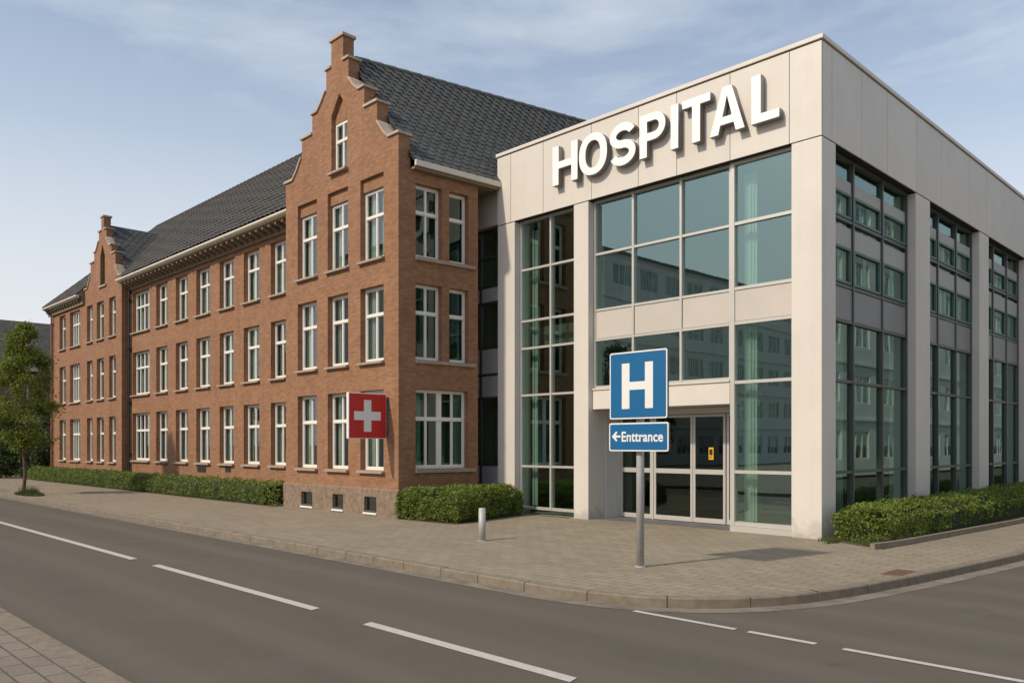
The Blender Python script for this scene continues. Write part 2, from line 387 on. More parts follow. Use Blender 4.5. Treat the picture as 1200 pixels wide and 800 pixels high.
# gables: half outline from the centre outwards, (offset, height)
def gable_profile(hw, zs, chw, ctop):
    s = hw/2.76
    def arc(p, q, n=6, bulge=.10):      # concave sweep from q (low, out) up to p
        out = []
        for i in range(n+1):
            t = i/n; x = p[0]+(q[0]-p[0])*t; z = p[1]+(q[1]-p[1])*t
            out.append((x - math.sin(PI*t)*bulge*(q[0]-p[0])*.35, z - math.sin(PI*t)*bulge*abs(q[1]-p[1])*.55))
        return out
    P = [(chw, ctop), (chw, zs[0]), (.55*s, zs[0]), (.55*s, zs[1])]
    P += arc((.58*s, zs[1]), (1.02*s, zs[2]))[1:]
    P += [(1.28*s, zs[2]), (1.28*s, zs[3]), (1.85*s, zs[3]), (1.85*s, zs[4])]
    P += arc((1.88*s, zs[4]), (2.35*s, zs[5]))[1:]
    P += [(2.76*s, zs[5])]
    return P
def gable(parent, xc, hw, y, th, zbase, zs, chw, ctop, niche, capcol):
    pr = gable_profile(hw, zs, chw, ctop)
    nx0, nx1, nz0, nz1, nzp = niche       # pointed niche: x range, bottom, springing, point
    nc = (nx0+nx1)/2
    mb = MB()
    # front face built as strips left and right of the niche and above it, so the niche is a real recess
    outer = [(xc+o, z) for o, z in pr]          # right side, going down
    left = [(xc-o, z) for o, z in pr]
    rightpoly = [(nc, nzp)] + [(nc, ctop)] + outer + [(xc+hw, zbase), (nx1, zbase), (nx1, nz1)]
    leftpoly = [(nc, nzp), (nx0, nz1), (nx0, zbase), (xc-hw, zbase)] + left[::-1] + [(nc, ctop)]
    for poly, sgn in ((rightpoly, 1), (leftpoly, 1)):
        i = len(mb.v); mb.v += [(x, y, z) for x, z in poly]; mb.f.append(tuple(range(i, i+len(poly)))); mb.mi.append(0)
        i = len(mb.v); mb.v += [(x, y+th, z) for x, z in poly]; mb.f.append(tuple(reversed(range(i, i+len(poly))))); mb.mi.append(0)
    if nz0 > zbase: mb.quad((nx0,y,zbase),(nx1,y,zbase),(nx1,y,nz0),(nx0,y,nz0))
    ring = [(nx0,nz0),(nx0,nz1),(nc,nzp),(nx1,nz1),(nx1,nz0)]
    for (a,b),(c,d) in zip(ring, ring[1:]+ring[:1]): mb.quad((a,y,b),(c,y,d),(c,y+.16,d),(a,y+.16,b))
    sil = outer
    for sd in (outer, left):
        for (a,b),(c,d) in zip(sd, sd[1:]): mb.quad((a,y,b),(c,y,d),(c,y+th,d),(a,y+th,b))
        mb.quad((sd[-1][0],y,sd[-1][1]),(sd[-1][0],y,zbase),(sd[-1][0],y+th,zbase),(sd[-1][0],y+th,sd[-1][1]))
    mb.quad((xc-chw,y,ctop),(xc+chw,y,ctop),(xc+chw,y+th,ctop),(xc-chw,y+th,ctop))
    w = mb.build('gable', M['brick'], parent)
    # copings on the flats and sweeps
    cps = []; t = .055; yo = y-.05; y1 = y+th+.05
    for sg in (-1, 1):
        pts = [(xc+sg*o, z) for o, z in pr]; last = None
        for (a,b),(c,d) in zip(pts[1:], pts[2:]):
            if abs(c-a) < 1e-3 : continue
            if abs(d-b) < 1e-3:
                lo, hi = min(a,c), max(a,c)
                if sg > 0: hi += .05
                else: lo -= .05
                cp = MB(); cps.append(cp); cp.box(lo, hi, yo, y1, b+.003, b+t+.01); last = None
            else:
                n = Vector((-(d-b), 0, (c-a))).normalized()*t
                if n.z < 0: n = -n
                q = [(a,b+.002),(c,d+.002),(c+n.x,d+n.z),(a+n.x,b+n.z)]
                if last is None: last = MB(); cps.append(last)
                last.prism(q, yo+.006, y1-.006)
    cp = MB(); cps.append(cp); cp.box(xc-chw-.06, xc+chw+.05, yo+.005, y+th+.045, ctop+.003, ctop+.075)
    for cp in cps: cp.build('coping', capcol, w)
    return w
g = gable(brick, XWC, HWD, YW, .34, 8.9, [12.05,11.5,11.05,10.5,9.98,9.45], .29, 12.74,
      (xat(388.4,YW), xat(407,YW), 9.18, 10.75, 11.24), M['coping'])
nx0, nx1 = xat(388.4,YW), xat(407,YW)
mb = MB(); mb.box(nx0-.05, nx1+.05, YW+.30, YW+.345-.006, 9.1, 11.3)
mb.quad((nx0,YW+.12,10.52),(nx1,YW+.12,10.52),(nx1,YW+.12,10.80),((nx0+nx1)/2,YW+.12,11.26),(nx0,YW+.12,10.80))
mb.build('wall', M['brick'], brick)
sash(brick, (nx0+nx1)/2, YW-.02, 9.18, nx1-nx0-.01, 1.34, 'two', label='narrow attic window under the pointed niche of the near gable')
glft = gable(brick, XGC, HG, YL, .30, 8.62, [11.45,11.05,10.62,10.2,9.65,9.1], .17, 12.05,
      (xat(117.5,YL), xat(122.8,YL), 8.9, 10.3, 10.85), M['coping'])
mb = MB(); mb.box(xat(116,YL), xat(125.5,YL), YL+.20, YL+.27, 8.85, 10.95); mb.build('blind_panel', M['inside'], glft)
mb = MB(); mb.box(xat(116.5,YL), xat(125,YL), YL-.07, YL+.1, 8.90, 8.98); mb.build('sill', M['stone'], glft)

# ---- near pavilion walls
cols_w = [(348.9,371.4),(384,408),(422.3,449.5)]
opw = []
for a, b in cols_w:
    for i, r in enumerate([(1.15,3.19),(3.93,5.84),(6.54,8.66)]): opw.append((xat(a,YW), xat(b,YW), r[0], r[1], i))
mb = MB(); wall_grid(mb, XW0, XW1, .66, 8.9, Tm(YW), opw, .30)
mb.quad((XW0,YW,-.1),(XW0,YW,9.45),(XW0,YM+.3,9.45),(XW0,YM+.3,-.1))
for a, b, c, d, i in opw:
    if i == 2: mb.box(a, b, YW+.09, YW+.3, 8.34, 8.66)
wingwall = mb.build('wall', M['brick'], brick)
for a, b, c, d, i in opw: sash(brick, (a+b)/2, YW, c, b-a-.004, (d if i < 2 else 8.34)-c-.004, 'two')
SH = .08
XE = lambda y: XW1 + SH*(y-YW)
YE = 14.35
RZ = PI/2-math.atan(SH)
Ts = lambda u,v,z: (XE(u)-v, u, z)
def yside(px):
    a = (px-600)/FP; k = CS*a-SN; q = SN*a+CS      # sight line against the side wall
    t = (XW1-SH*YW)/(k-SH*q); return q*t
ops = []
for r, (z0, z1) in enumerate([(1.2,3.2),(3.93,5.84),(6.5,8.33)]):
    if r: ops += [(yside(487), yside(518), z0, z1, 'two'), (yside(526.5), yside(549), z0, z1, 'one')]
    else: ops += [(yside(487), yside(548.5), z0, z1, 'wide')]
mb = MB(); wall_grid(mb, YW, YE, -.1, 8.62, Ts, ops, .3)
mb.quad(Ts(YW,0,8.62),Ts(YW+.345,0,8.62),Ts(YW+.345,0,8.905),Ts(YW,0,8.905)); mb.quad(Ts(YE,0,-.1), Ts(YE,1.6,-.1), Ts(YE,1.6,9.0), Ts(YE,0,9.0))
mb.quad((XE(YE)-1.6, YE, -.1), (XE(YE)-1.6, 22, -.1), (XE(YE)-1.6, 22, 9.0), (XE(YE)-1.6, YE, 9.0))
mb.build('wall', M['brick'], brick)
for a, b, c, d, k in ops:
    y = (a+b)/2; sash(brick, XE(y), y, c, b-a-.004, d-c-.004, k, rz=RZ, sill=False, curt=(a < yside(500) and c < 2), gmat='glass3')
# string courses under the side windows
for z, wz in ((1.2,.1),(3.93,.09),(6.5,.09)):
    mb = MB(); mb.box(yside(486), YE-.12, -.07, .12, z-wz, z-.004, T=Ts); mb.build('sill', M['stone'], brick)
# plinth of the pavilion with basement lights
bl = [(353,366),(389.6,402),(426.7,441)]
YP = YW-.06
ob = [(xat(a,YP), xat(b,YP), .10, .48) for a, b in bl]
mb = MB(); wall_grid(mb, XW0-.04, XW1+.055, -.1, .66, Tm(YP), ob, .2)
mb.quad((XW0-.04,YP,.66),(XW1+.055,YP,.66),(XW1+.055,YW+.003,.70),(XW0-.04,YW+.003,.70))
mb.quad((XW1+.055,YP,-.1),(XW1+.055,YW+.14,-.1),(XW1+.055,YW+.14,.66),(XW1+.055,YP,.66))
mb.quad((XW0-.04,YP,-.1),(XW0-.04,YP,.66),(XW0-.04,YM,.66),(XW0-.04,YM,-.1))
mb.build('plinth', M['plinth'], brick)
for a, b, c, d in ob:
    mb = MB(); f = .03
    mb.box(a, a+f, YP+.06, YP+.12, c, d); mb.box(b-f, b, YP+.06, YP+.12, c, d); mb.box(a+f, b-f, YP+.06, YP+.12, d-f, d); mb.box(a+f, b-f, YP-.02, YP+.12, c-.02, c+f)
    w = mb.build('basement_window', [M['darkalu']], brick)
    mb = MB(); mb.box(a, b, YP+.085, YP+.092, c, d); mb.build('pane', M['glass2'], w)
    mb = MB(); mb.box(a-.02, b+.02, YP-.03, YP+.06, c-.07, c-.02); mb.build('sill', M['white'], w)
# small vents along the foot of the long walls
for px0, px1, y, z in ((231.6,241.5,YM,.80),(264.5,270.5,YM,.86),(71,75,YL,.32),(83.5,88.5,YL,.32),(101.5,105.5,YL,.30),(114,119,YL,.28),(126.5,131,YL,.26)):
    a, b = xat(px0,y), xat(px1,y)
    mb = MB(); mb.box(a, b, y-.02, y+.01, z, z+.03); mb.box(a, b, y-.02, y+.01, z+.17, z+.2); mb.box(a, a+.04, y-.02, y+.01, z+.03, z+.17); mb.box(b-.04, b, y-.02, y+.01, z+.03, z+.17)
    for k in range(3): mb.box(a+.04, b-.04, y-.016, y+.01, z+.05+k*.04, z+.07+k*.04)
    mb.box(a+.03, b-.03, y-.004, y+.008, z+.02, z+.18)
    mb.build('vent', M['gap'], brick)

# ---- eaves cornices
def cornice(x0, x1, y, ztop=8.86, proj=.52):
    mb = MB()
    mb.box(x0, x1, y-proj, y-proj+.05, ztop-.13, ztop)                 # fascia board
    mb.prism([(y-proj-.09, ztop-.005),(y-proj-.09, ztop-.06),(y-proj-.05, ztop-.10),(y-proj-.002, ztop-.10),(y-proj-.002, ztop-.005)], x0-.03, x1, T=lambda a,b,c: (b, a, c))
    c = mb.build('cornice', M['cream'], brick)
    s = MB(); s.box(x0, x1, y-proj+.052, y+.02, ztop-.17, ztop-.13)
    s.box(x0, x1, y-.10, y-.002, ztop-.42, ztop-.173)
    n = int((x1-x0)/.42)
    for i in range(n):
        x = x0+.12+i*(x1-x0-.2)/n
        s.prism([(y-proj+.07, ztop-.173),(y-proj+.07, ztop-.25),(y-.102, ztop-.36),(y-.102, ztop-.173)], x, x+.11, T=lambda a,b,c: (b, a, c))
    s.build('bracket_course', M['soffit'], c)
cornice(XL1+.09, XW0-.02, YM)
cornice(XL0-.45, XG0-.02, YL, proj=.30)
mb = MB(); mb.box(XL0-.45, XL0-.40, YL-.295, 20.8, 8.73, 8.86); mb.box(XL0-.398, XL0-.002, YL, 20.8, 8.69, 8.73); mb.build('cornice', M['cream'], brick)
mb = MB()
for a, b in ((YW+.345, 14.93),):
    mb.box(a, b, -.24, -.17, 8.69, 8.83, T=Ts); pass
mb.build('cornice', M['cream'], brick)

mb = MB(); mb.box(YW+.35, 14.93, -.168, 1.6, 8.625, 8.68, T=Ts); mb.build('soffit', M['soffit'], brick)
# ---- roofs
YR, ZR = 16.2, 13.05
E0, Z0 = YM-.60, 8.87
XH0, XHR = XL0-.47, XL0-.47+4.1
slope = (ZR-Z0)/(YR-E0)
roof = MB()
tw, tl = .30, .36
SL = math.hypot(ZR-Z0, YR-E0); nrow = int(SL/tl); nr = Vector((0,-(ZR-Z0),YR-E0)).normalized()
x = XL1+.05; xs = []
while x < XW0+.3: xs.append(x); x += tw/6
xs2 = []; x = XH0
while x < XG0-.03: xs2.append(x); x += tw/6
xs3 = []; x = XG0-.05
while x < XL1+.06: xs3.append(x); x += tw/6
def tilegrid(xs, yoff=0., vmin=0.):
    idx = {}
    for j in range(nrow*2):
        v = (j//2 + (j % 2)*.98)/nrow
        lift = .035*(1-(j % 2))
        for i, x in enumerate(xs):
            lim = 1.0
            if x < XHR: lim = max(0., (x-XH0)/(XHR-XH0))
            vv = max(vmin, min(v, lim))
            ph = 2*PI*(x/tw)
            hgt = lift + .030*(.5+.5*math.sin(ph)) + .006*math.sin(x*3.1+j*1.7)
            idx[(j,i)] = len(roof.v)
            roof.v.append((x, E0+yoff+(YR-E0-yoff)*vv+nr.y*hgt, Z0+(ZR-Z0)*vv+nr.z*hgt))
    for j in range(nrow*2-1):
        for i in range(len(xs)-1):
            a, b, c, d = idx[(j,i)], idx[(j,i+1)], idx[(j+1,i+1)], idx[(j+1,i)]
            if xs[i] < XHR and roof.v[a][2]-roof.v[d][2] == 0: continue
            roof.f.append((a,b,c,d)); roof.mi.append(0)
tilegrid(xs)
tilegrid(xs2, -.09)
mbc = MB(); mbc.quad((XG0-.03,E0-.09,Z0),(XG0-.03,YL,Z0-.2),(XG0-.03,YL,Z0+.33)); mbc.build('eave_end', M['soffit'], brick)
tilegrid(xs3, 0., (YL+.36-E0)/(YR-E0))
rf = roof.build('roof', M['tile'], brick)
mb = MB()   # the hidden slopes, gable hip and ridge
mb.quad((XH0,E0-.09,Z0-.01),(XHR,YR,ZR-.01),(XH0,20.9,Z0-.01))
mb.quad((XH0,20.9,Z0-.01),(XHR,YR,ZR-.01),(XW0+.3,YR,ZR-.01),(XW0+.3,20.9,Z0-.01)); mb.quad((XW0+.3,E0+.5,Z0+.3),(XW0+.3,20.9,Z0),(XW0+.3,YR,ZR-.02))
mb.build('back_slope', M['tile'], rf)
mb = MB(); n = 0; x = XHR
while x < XW0: mb.tube((x,YR,ZR-.005),(x+.37,YR,ZR+.012),.095,.105,8); x += .36
L = math.hypot(XHR-XH0, YR-E0+.35, ZR-Z0)
p0 = Vector((XH0,E0-.09,Z0)); p1 = Vector((XHR,YR,ZR)); k = 18
for i in range(k): mb.tube(p0.lerp(p1,i/k), p0.lerp(p1,(i+1.03)/k), .075, .085, 8)
mb.build('ridge_tiles', M['tile'], rf)

def slate_roof(name, eave, ridge, y0, y1, keep=None, wdt=.28, expo=.20):
    """eave(y), ridge(y) give points; hexagonal-ended slates over the ruled slope between them"""
    mb = MB(); mb.cm = 0
    L = (Vector(ridge(y0))-Vector(eave(y0))).length; nr_ = int(L/expo)+1
    d0 = (Vector(eave(y1))-Vector(eave(y0))).normalized(); up = (Vector(ridge(y0))-Vector(eave(y0))).normalized()
    nn = d0.cross(up); nn = nn if nn.z > 0 else -nn
    step = 24
    for i in range(step):
        a, b = y0+(y1-y0)*i/step, y0+(y1-y0)*(i+1)/step
        q = [Vector(eave(a))-nn*.03, Vector(eave(b))-nn*.03, Vector(ridge(b))-nn*.03, Vector(ridge(a))-nn*.03]
        if keep is None or keep(sum(q, Vector())/4, True): mb.quad(*q)
    for j in range(nr_):
        y = y0 - (wdt/2 if j % 2 else 0)
        while y < y1:
            yc = min(max(y+wdt/2, y0), y1)
            e = Vector(eave(yc)); r = Vector(ridge(yc)); u = (r-e); Lc = u.length; u.normalize()
            s0 = j*expo-.02 + R.uniform(-.006,.006); s1 = min(s0+expo*1.45, Lc)
            w = wdt/2-.003
            c0 = e+u*s0; 
            if s0 < Lc-.05 and (keep is None or keep(c0, False)):
                lo = nn*(.020+R.uniform(0,.007)); hi = nn*.004
                a0 = max(-w, y0-yc); a1 = min(w, y1-yc)
                pts = [c0+d0*(a0)+u*.085+lo, c0+d0*(a0*.62)+u*.012+lo, c0+d0*(a1*.62)+u*.012+lo, c0+d0*(a1)+u*.085+lo, e+u*s1+d0*a1+hi, e+u*s1+d0*a0+hi]
                i = len(mb.v); mb.v += [tuple(p) for p in pts]; mb.f.append(tuple(range(i,i+6))); mb.mi.append(0)
                low = [p-nn*.010 for p in pts[:4]]
                for t in range(3): mb.quad(pts[t], low[t], low[t+1], pts[t+1])
            y += wdt
    return mb
RS = .2014
eav = lambda y: (XE(y)+.20, y, 8.83)
rdg = lambda y: (XWC+RS*(y-YW), y, 12.36)
keep = lambda p, big: not (p.y > 14.7 and p.x > -15.80 and p.z < 9.6)
mb = slate_roof('roof', eav, rdg, YW+.30, 21.0, None)
mb.quad(eav(21.0), rdg(21.0), (rdg(21.0)[0]-3.0,21.0,8.83), (-16,21.0,8.83))
rf2 = mb.build('roof', M['slate'], brick)
eavL = lambda y: (XWC+RS*(y-YW)-2.9, y, 8.83)
mb = slate_roof('roof', lambda y: eavL(y), rdg, YW+.30, 21.0, None, .28, .20)
mb.build('roof', M['slate'], brick)
mb = MB(); y = YW+.5
while y < 21: mb.tube(Vector(rdg(y))+Vector((0,0,.0)), Vector(rdg(y+.4))+Vector((0,0,.01)), .06, .068, 8); y += .39
mb.build('ridge_tiles', M['lead'], rf2)
# cross roof of the left pavilion
mb = slate_roof('roof', lambda y: (XG1+.05, y, 8.95), lambda y: (XGC, y, 11.75), YL+.26, 15.1)
mb.build('roof', M['slate'], brick)
mb = slate_roof('roof', lambda y: (XG0-.05, y, 8.95), lambda y: (XGC, y, 11.75), YL+.26, 15.1)
mb.build('roof', M['slate'], brick)
# downpipe at the far corner, dark rainwater pipe in the recess
mb = MB(); mb.tube((XL0+.12,YL-.09,0),(XL0+.12,YL-.09,8.45),.05,.05,10); mb.tube((XL0+.12,YL-.09,8.45),(XL0+.12,YL-.40,8.75),.05,.05,10)
for z in (1.4,3.6,5.9,8.0): mb.box(XL0+.05, XL0+.19, YL-.15, YL+.0, z, z+.05)
mb.build('downpipe', M['pipe'], brick)
mb = MB(); mb.tube((XL1+.20,YM-.09,0),(XL1+.20,YM-.09,8.5),.055,.055,10)
for z in (1.4,3.6,5.9,8.0): mb.box(XL1+.12, XL1+.28, YM-.16, YM-.001, z, z+.05)
mb.build('downpipe', M['black'], brick)
# rooms behind the windows
mb = MB()
for (a, b, y) in ((XL0+.1, XW0-.05, YM+.36), (XW0+.05, XW1-.05, YW+.36)):
    y1 = y+2.6 if y > 12.5 else 13.9
    mb.quad((a,y1,0),(b,y1,0),(b,y1,8.6),(a,y1,8.6))
    for z in (.35,3.55,6.2,8.58): mb.box(a, b, y, y1-.01, z-.12, z)
    xx = a
    while xx < b: mb.box(xx, xx+.08, y+.05, y1-.02, .36, 8.4); xx += 3.1
mb.build('rooms', M['inside2'], brick)

# =================================================================== GLASS BUILDING
YG, XC = 14.94, -6.79
XG = xat(583, YG)
ZF0, ZF1 = 7.69, 9.6
glassb = thing('glass_hospital_building', (-11, 22, 0), 'modern hospital entrance block with pale cladding, square columns and green glass', 'building')
YEND = 44.
# columns
def column(x0, x1, y0, y1, z1=ZF0-.02):
    mb = MB(); mb.box(x0+.004, x1-.004, y0+.004, y1-.004, -.05, z1); mb.build('column', M['panel'], glassb, bevel=.012)
cw = [(XG, xat(603,YG)), (xat(672,YG), xat(689.4,YG)), (xat(927,YG), XC)]
for i, (a, b) in enumerate(cw): column(a, b, YG, YG+.63)
pil = [(19.9,20.85),(24.75,25.6),(29.5,30.3),(34.2,35.0),(39.0,39.8)]
for a, b in pil: column(XC-.62, XC, a, b)
# fascia: dark backing, panels with open joints
fx = [XG] + [xat(p,YG) for p in (598.4,636.5,693,748,793,855.5,925)] + [XC]
fb = MB(); fb.box(XG+.03, XC-.03, YG+.03, YG+.62, ZF0+.01, ZF1-.1); fb.box(XC-.62, XC-.03, YG+.62, YEND-.03, ZF0+.01, ZF1-.1)
fb.box(XG+.03, XG+.5, YG+.62, YEND-.03, .0, ZF1-.1); fb.box(XG+.5, XC-.62, YEND-.5, YEND-.03, 0, ZF1-.1)
fas = fb.build('fascia', M['gap'], glassb)
jg = .007
for k, (a, b) in enumerate(zip(fx, fx[1:])):
    mb = MB(); mb.box(a+jg*(k > 0), b-jg, YG, YG+.028, ZF0, ZF1-.115); mb.build('cladding_panel', M['panel'], fas)
fy = [YG+.03] + [yat(p,XC) for p in (975,1010,1040,1074,1104,1136,1156,1186)] 
while fy[-1] < YEND-3: fy.append(fy[-1]+2.4)
fy.append(YEND)
for a, b in zip(fy, fy[1:]):
    mb = MB(); mb.box(XC-.028, XC, a+jg, b-jg, ZF0, ZF1-.115); mb.build('cladding_panel', M['panel'], fas)
for y in range(15, 44, 3):
    mb = MB(); mb.box(XG, XG+.028, y+jg, min(y+3, YEND)-jg, 0, ZF1-.115); mb.build('cladding_panel', M['panel'], fas)
mb = MB()
mb.box(XG-.035, XC+.035, YG-.035, YG+.30, ZF1-.085, ZF1); mb.box(XC-.30, XC+.035, YG+.302, YEND, ZF1-.085, ZF1); mb.box(XG-.035, XG+.3, YG+.302, YEND, ZF1-.085, ZF1)
mb.build('coping', M['coping' if 0 else 'panel'], glassb, bevel=.006)
mb = MB(); mb.box(XG+.3, XC-.3, YG+.3, YEND-.1, ZF1-.35, ZF1-.2); mb.build('roof', M['lead'], glassb)

ROW = [.12,1.24,3.10,4.33,5.05,6.40,ZF0]
def bay(parent, origin, rz, us, zs, spand, fm, sm, mw=.055, thick=(), inner=None, panels_proud=True, name='window', extra_v=None):
    """curtain wall bay in local x,z facing -y; us mullion centre lines, zs transom centre lines, spand = rows that are solid"""
    mb = MB(); hw = mw/2
    for i, u in enumerate(us):
        w = hw*(1.5 if i in thick else 1)
        a, b = u-w, u+w
        if i == 0: a, b = u, u+2*w
        if i == len(us)-1: a, b = u-2*w, u
        mb.box(a, b, -.05, .09, zs[0], zs[-1])
    for i, z in enumerate(zs):
        a, b = z-hw, z+hw
        if i == 0: a, b = z-.0, z+mw*1.3
        if i == len(zs)-1: a, b = z-mw, z
        for j in range(len(us)-1):
            l = us[j] + (2*hw*(1.5 if 0 in thick else 1) if j == 0 else hw*(1.5 if j in thick else 1)); r = us[j+1]-(2*hw*(1.5 if j+1 in thick else 1) if j+1 == len(us)-1 else hw*(1.5 if j+1 in thick else 1))
            mb.box(l+.001, r-.001, -.04, .085, a, b)
    w = link(name, mb.mesh('window_frame', fm), parent, origin, rz)
    def add(nm, mbx, mt):
        c = bpy.data.objects.new(nm, mbx.mesh(nm, mt)); COL.objects.link(c); c.parent = w
    run = None
    for i, (a, b) in enumerate(zip(zs, zs[1:])):
        if i in spand:
            if run is not None: g = MB(); g.box(us[0]+.01, us[-1]-.01, .02, .032, run+.012, a-.012); add('pane', g, M['glass']); run = None
            for c, d in zip(us, us[1:]):
                s = MB(); s.box(c+hw+.012, d-hw-.012, -.022, .06, a+hw+.010, b-hw-.010); add('spandrel_panel', s, sm)
        elif run is None: run = a
    if run is not None: g = MB(); g.box(us[0]+.01, us[-1]-.01, .02, .032, run+.012, zs[-1]-.012); add('pane', g, M['glass'])
    if inner:
        k = MB(); inner(k)
        c = bpy.data.objects.new('blind', k.mesh('blind', M['blind'])); COL.objects.link(c); c.parent = w
    return w
YGL = YG+.25
# left front bay
x0, x1 = cw[0][1], cw[1][0]
bay(glassb, (x0, YGL, 0), 0, [0, xat(646.5,YGL)-x0, x1-x0], ROW, (), M['alu'], M['spandrel'],
    inner=lambda k: [k.box(.12+i*.07, .187+i*.07, .30+.02*math.sin(i*1.7), .31+.02*math.sin(i*1.7), .2, 7.5) for i in range(3)])
# centre upper bay (over the entrance) and right bay
x2, x3 = cw[1][1], xat(861,YGL)
bay(glassb, (x2, YGL, 0), 0, [0, xat(743,YGL)-x2, xat(799,YGL)-x2, x3-.05-x2], [3.15,4.33,5.05,6.40,ZF0], (1,), M['alu'], M['spandrel'])
bay(glassb, (x3-.05, YGL-.05, 0), 0, [0, cw[2][0]-x3+.05], ROW, (3,), M['alu'], M['spandrel'], thick=(0,), mw=.065,
    inner=lambda k: [k.box(.13+i*.058, .185+i*.058, .30+.02*math.sin(i*2.1), .31+.02*math.sin(i*2.1), .2, 7.5) for i in range(5)])
# canopy band above the entrance
mb = MB(); mb.box(x2+.004, x3-.06, YGL-.10, YGL+.10, 2.66, 3.12); mb.box(x2+.004, x3-.06, YGL-.13, YGL-.06, 3.122, 3.16)
mb.build('entrance_lintel', M['panel'], glassb)
mb = MB(); mb.box(x2+.004, x3-.06, YGL+.102, 16.35, 2.66, 2.80); mb.build('entrance_soffit', M['panel'], glassb)
YD = 16.1
mb = MB(); mb.box(x2-.03, x2+.02, YG+.632, YD+.1, 0, 2.655); mb.build('entrance_side_wall', M['greypanel'], glassb)
mb = MB(); mb.box(x3-.07, x3-.052, YGL+.1, YD+.1, 0.02, 2.655); mb.build('side_pane', M['glass'], glassb)
# entrance doors
def door(xa, xb, name='door', mid=True, label=None, extra=None):
    f = .06; mb = MB(); z1 = 2.50
    mb.box(xa, xa+f, YD-.03, YD+.03, .02, z1); mb.box(xb-f, xb, YD-.03, YD+.03, .02, z1)
    mb.box(xa+f, xb-f, YD-.03, YD+.03, .02, .02+f*1.8); mb.box(xa+f, xb-f, YD-.03, YD+.03, z1-f, z1)
    if mid: mb.box(xa+f, xb-f, YD-.03, YD+.03, 1.13, 1.24)
    d = mb.build(name, M['alu'], glassb)
    if label: d['label'] = label
    mb = MB(); mb.box(xa+f/2, xb-f/2, YD-.004, YD+.004, .06, z1-.03); mb.build('pane', M['glassdoor'], d)
    return d
dx = [xat(720,YD), xat(767,YD), xat(813,YD), xat(851,YD)]
door(max(dx[0], x2+.1), dx[1]-.05); door(dx[1]+.0, dx[2]-.012); door(dx[2]+.0, dx[3])
door(dx[3]+.03, x3-.08, 'side_light', False)
mb = MB(); mb.box(x2+.025, x3-.075, YD-.05, YD+.05, 2.515, 2.65)
mb.box(dx[1]-.045, dx[1]-.005, YD-.045, YD+.045, .0, 2.512)
mb.box(x2+.025, max(dx[0],x2+.1)-.004, YD-.045, YD+.045, .0, 2.512)
mb.build('door_frame', M['alu'], glassb)
mb = MB(); mb.box(x2+.1, x3-.1, YGL-.0, YD-.1, .003, .012); mb.build('threshold', M['lead'], glassb)
mb = MB(); mb.box(x3-.04, cw[2][0]-.003, YGL-.13, YGL-.055, -.04, .115); mb.build('kerb_plate', M['alu'], glassb)
# side bays
prev = YG+.63
edges = []
for a, b in pil: edges.append((prev, a)); prev = b
edges.append((prev, YEND-.5))
XGL = XC-.24
for k, (a, b) in enumerate(edges):
    n = b-a
    us = [0, n*.30, n*.66, n] if k < 5 else [0, n/3, 2*n/3, n]
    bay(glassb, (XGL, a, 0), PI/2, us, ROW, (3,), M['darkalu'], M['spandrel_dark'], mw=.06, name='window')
    for c, d in zip(us, us[1:]):
        c += .07; d -= .07; TB = lambda x, y, z: (XGL-y, a+x, z)
        for z0, z1, zc in ((6.46,7.62,6.98),(5.11,6.34,5.86)):  # bands and frames modelled on the panes to imitate reflected windows opposite
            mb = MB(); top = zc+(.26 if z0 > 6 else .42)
            mb.box(c-.03, d+.03, -.008, .015, zc+.01, top, T=TB); mb.build('reflection_band', M['reflectband'], glassb)
            mb = MB(); f = .05
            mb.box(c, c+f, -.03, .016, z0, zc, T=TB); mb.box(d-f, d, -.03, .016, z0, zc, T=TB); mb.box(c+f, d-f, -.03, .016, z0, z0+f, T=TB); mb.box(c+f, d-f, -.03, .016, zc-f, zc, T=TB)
            cs_ = mb.build('reflection_casement', M['reflectframe'], glassb)
            n_ = R.randint(2, 3)
            for i in range(n_):
                p = c+f+.03+(d-c-2*f-.2)*(i+.15)/n_
                mb = MB(); mb.box(p, p+R.uniform(.10,.2), .07+.01*(i%2), .075+.01*(i%2), z0+.05, zc-.05, T=TB); mb.build('blind', M['curtain'], cs_)  # curtain strips belonging to the imitated window reflections
# interior: floors, ceilings, back walls and inner columns
mb = MB()
mb.box(XG+.55, XC-.7, YG+.75, 15.9, 4.40, 4.95)
mb.box(XG+.55, XC-.42, 16.35, YEND-.6, 4.40, 4.95)
mb.box(XG+.5, XC-.3, YG+.64, YEND-.6, 7.72, 7.9)
mb.box(XG+.55, XC-.42, 16.4, YEND-.6, -.03, .015)
mb.box(XG+.55, x2-.1, YG+.64, 16.4, -.03, .015)
mb.box(XG+.6, XC-3.2, 21.0, 21.2, .02, 7.7)
mb.box(XC-3.4, XC-3.2, 21.2, YEND-.6, .02, 7.7)
for y in (23.2, 28, 33): mb.box(XC-3.18, XC-.8, y, y+.15, .02, 7.7)
for x in (-13.6, -10.0): mb.box(x, x+.35, 17.6, 17.95, .02, 7.7)
mb.build('interior', M['inside2'], glassb)
mb = MB()
for y in (16.9, 22.0, 27.0): 
    for i in range(10): mb.box(XC-.72+.012*(i%2), XC-.70+.012*(i%2), y+i*.06, y+.05+i*.06, .1, 7.6)
mb.build('blind', M['blind'], glassb)

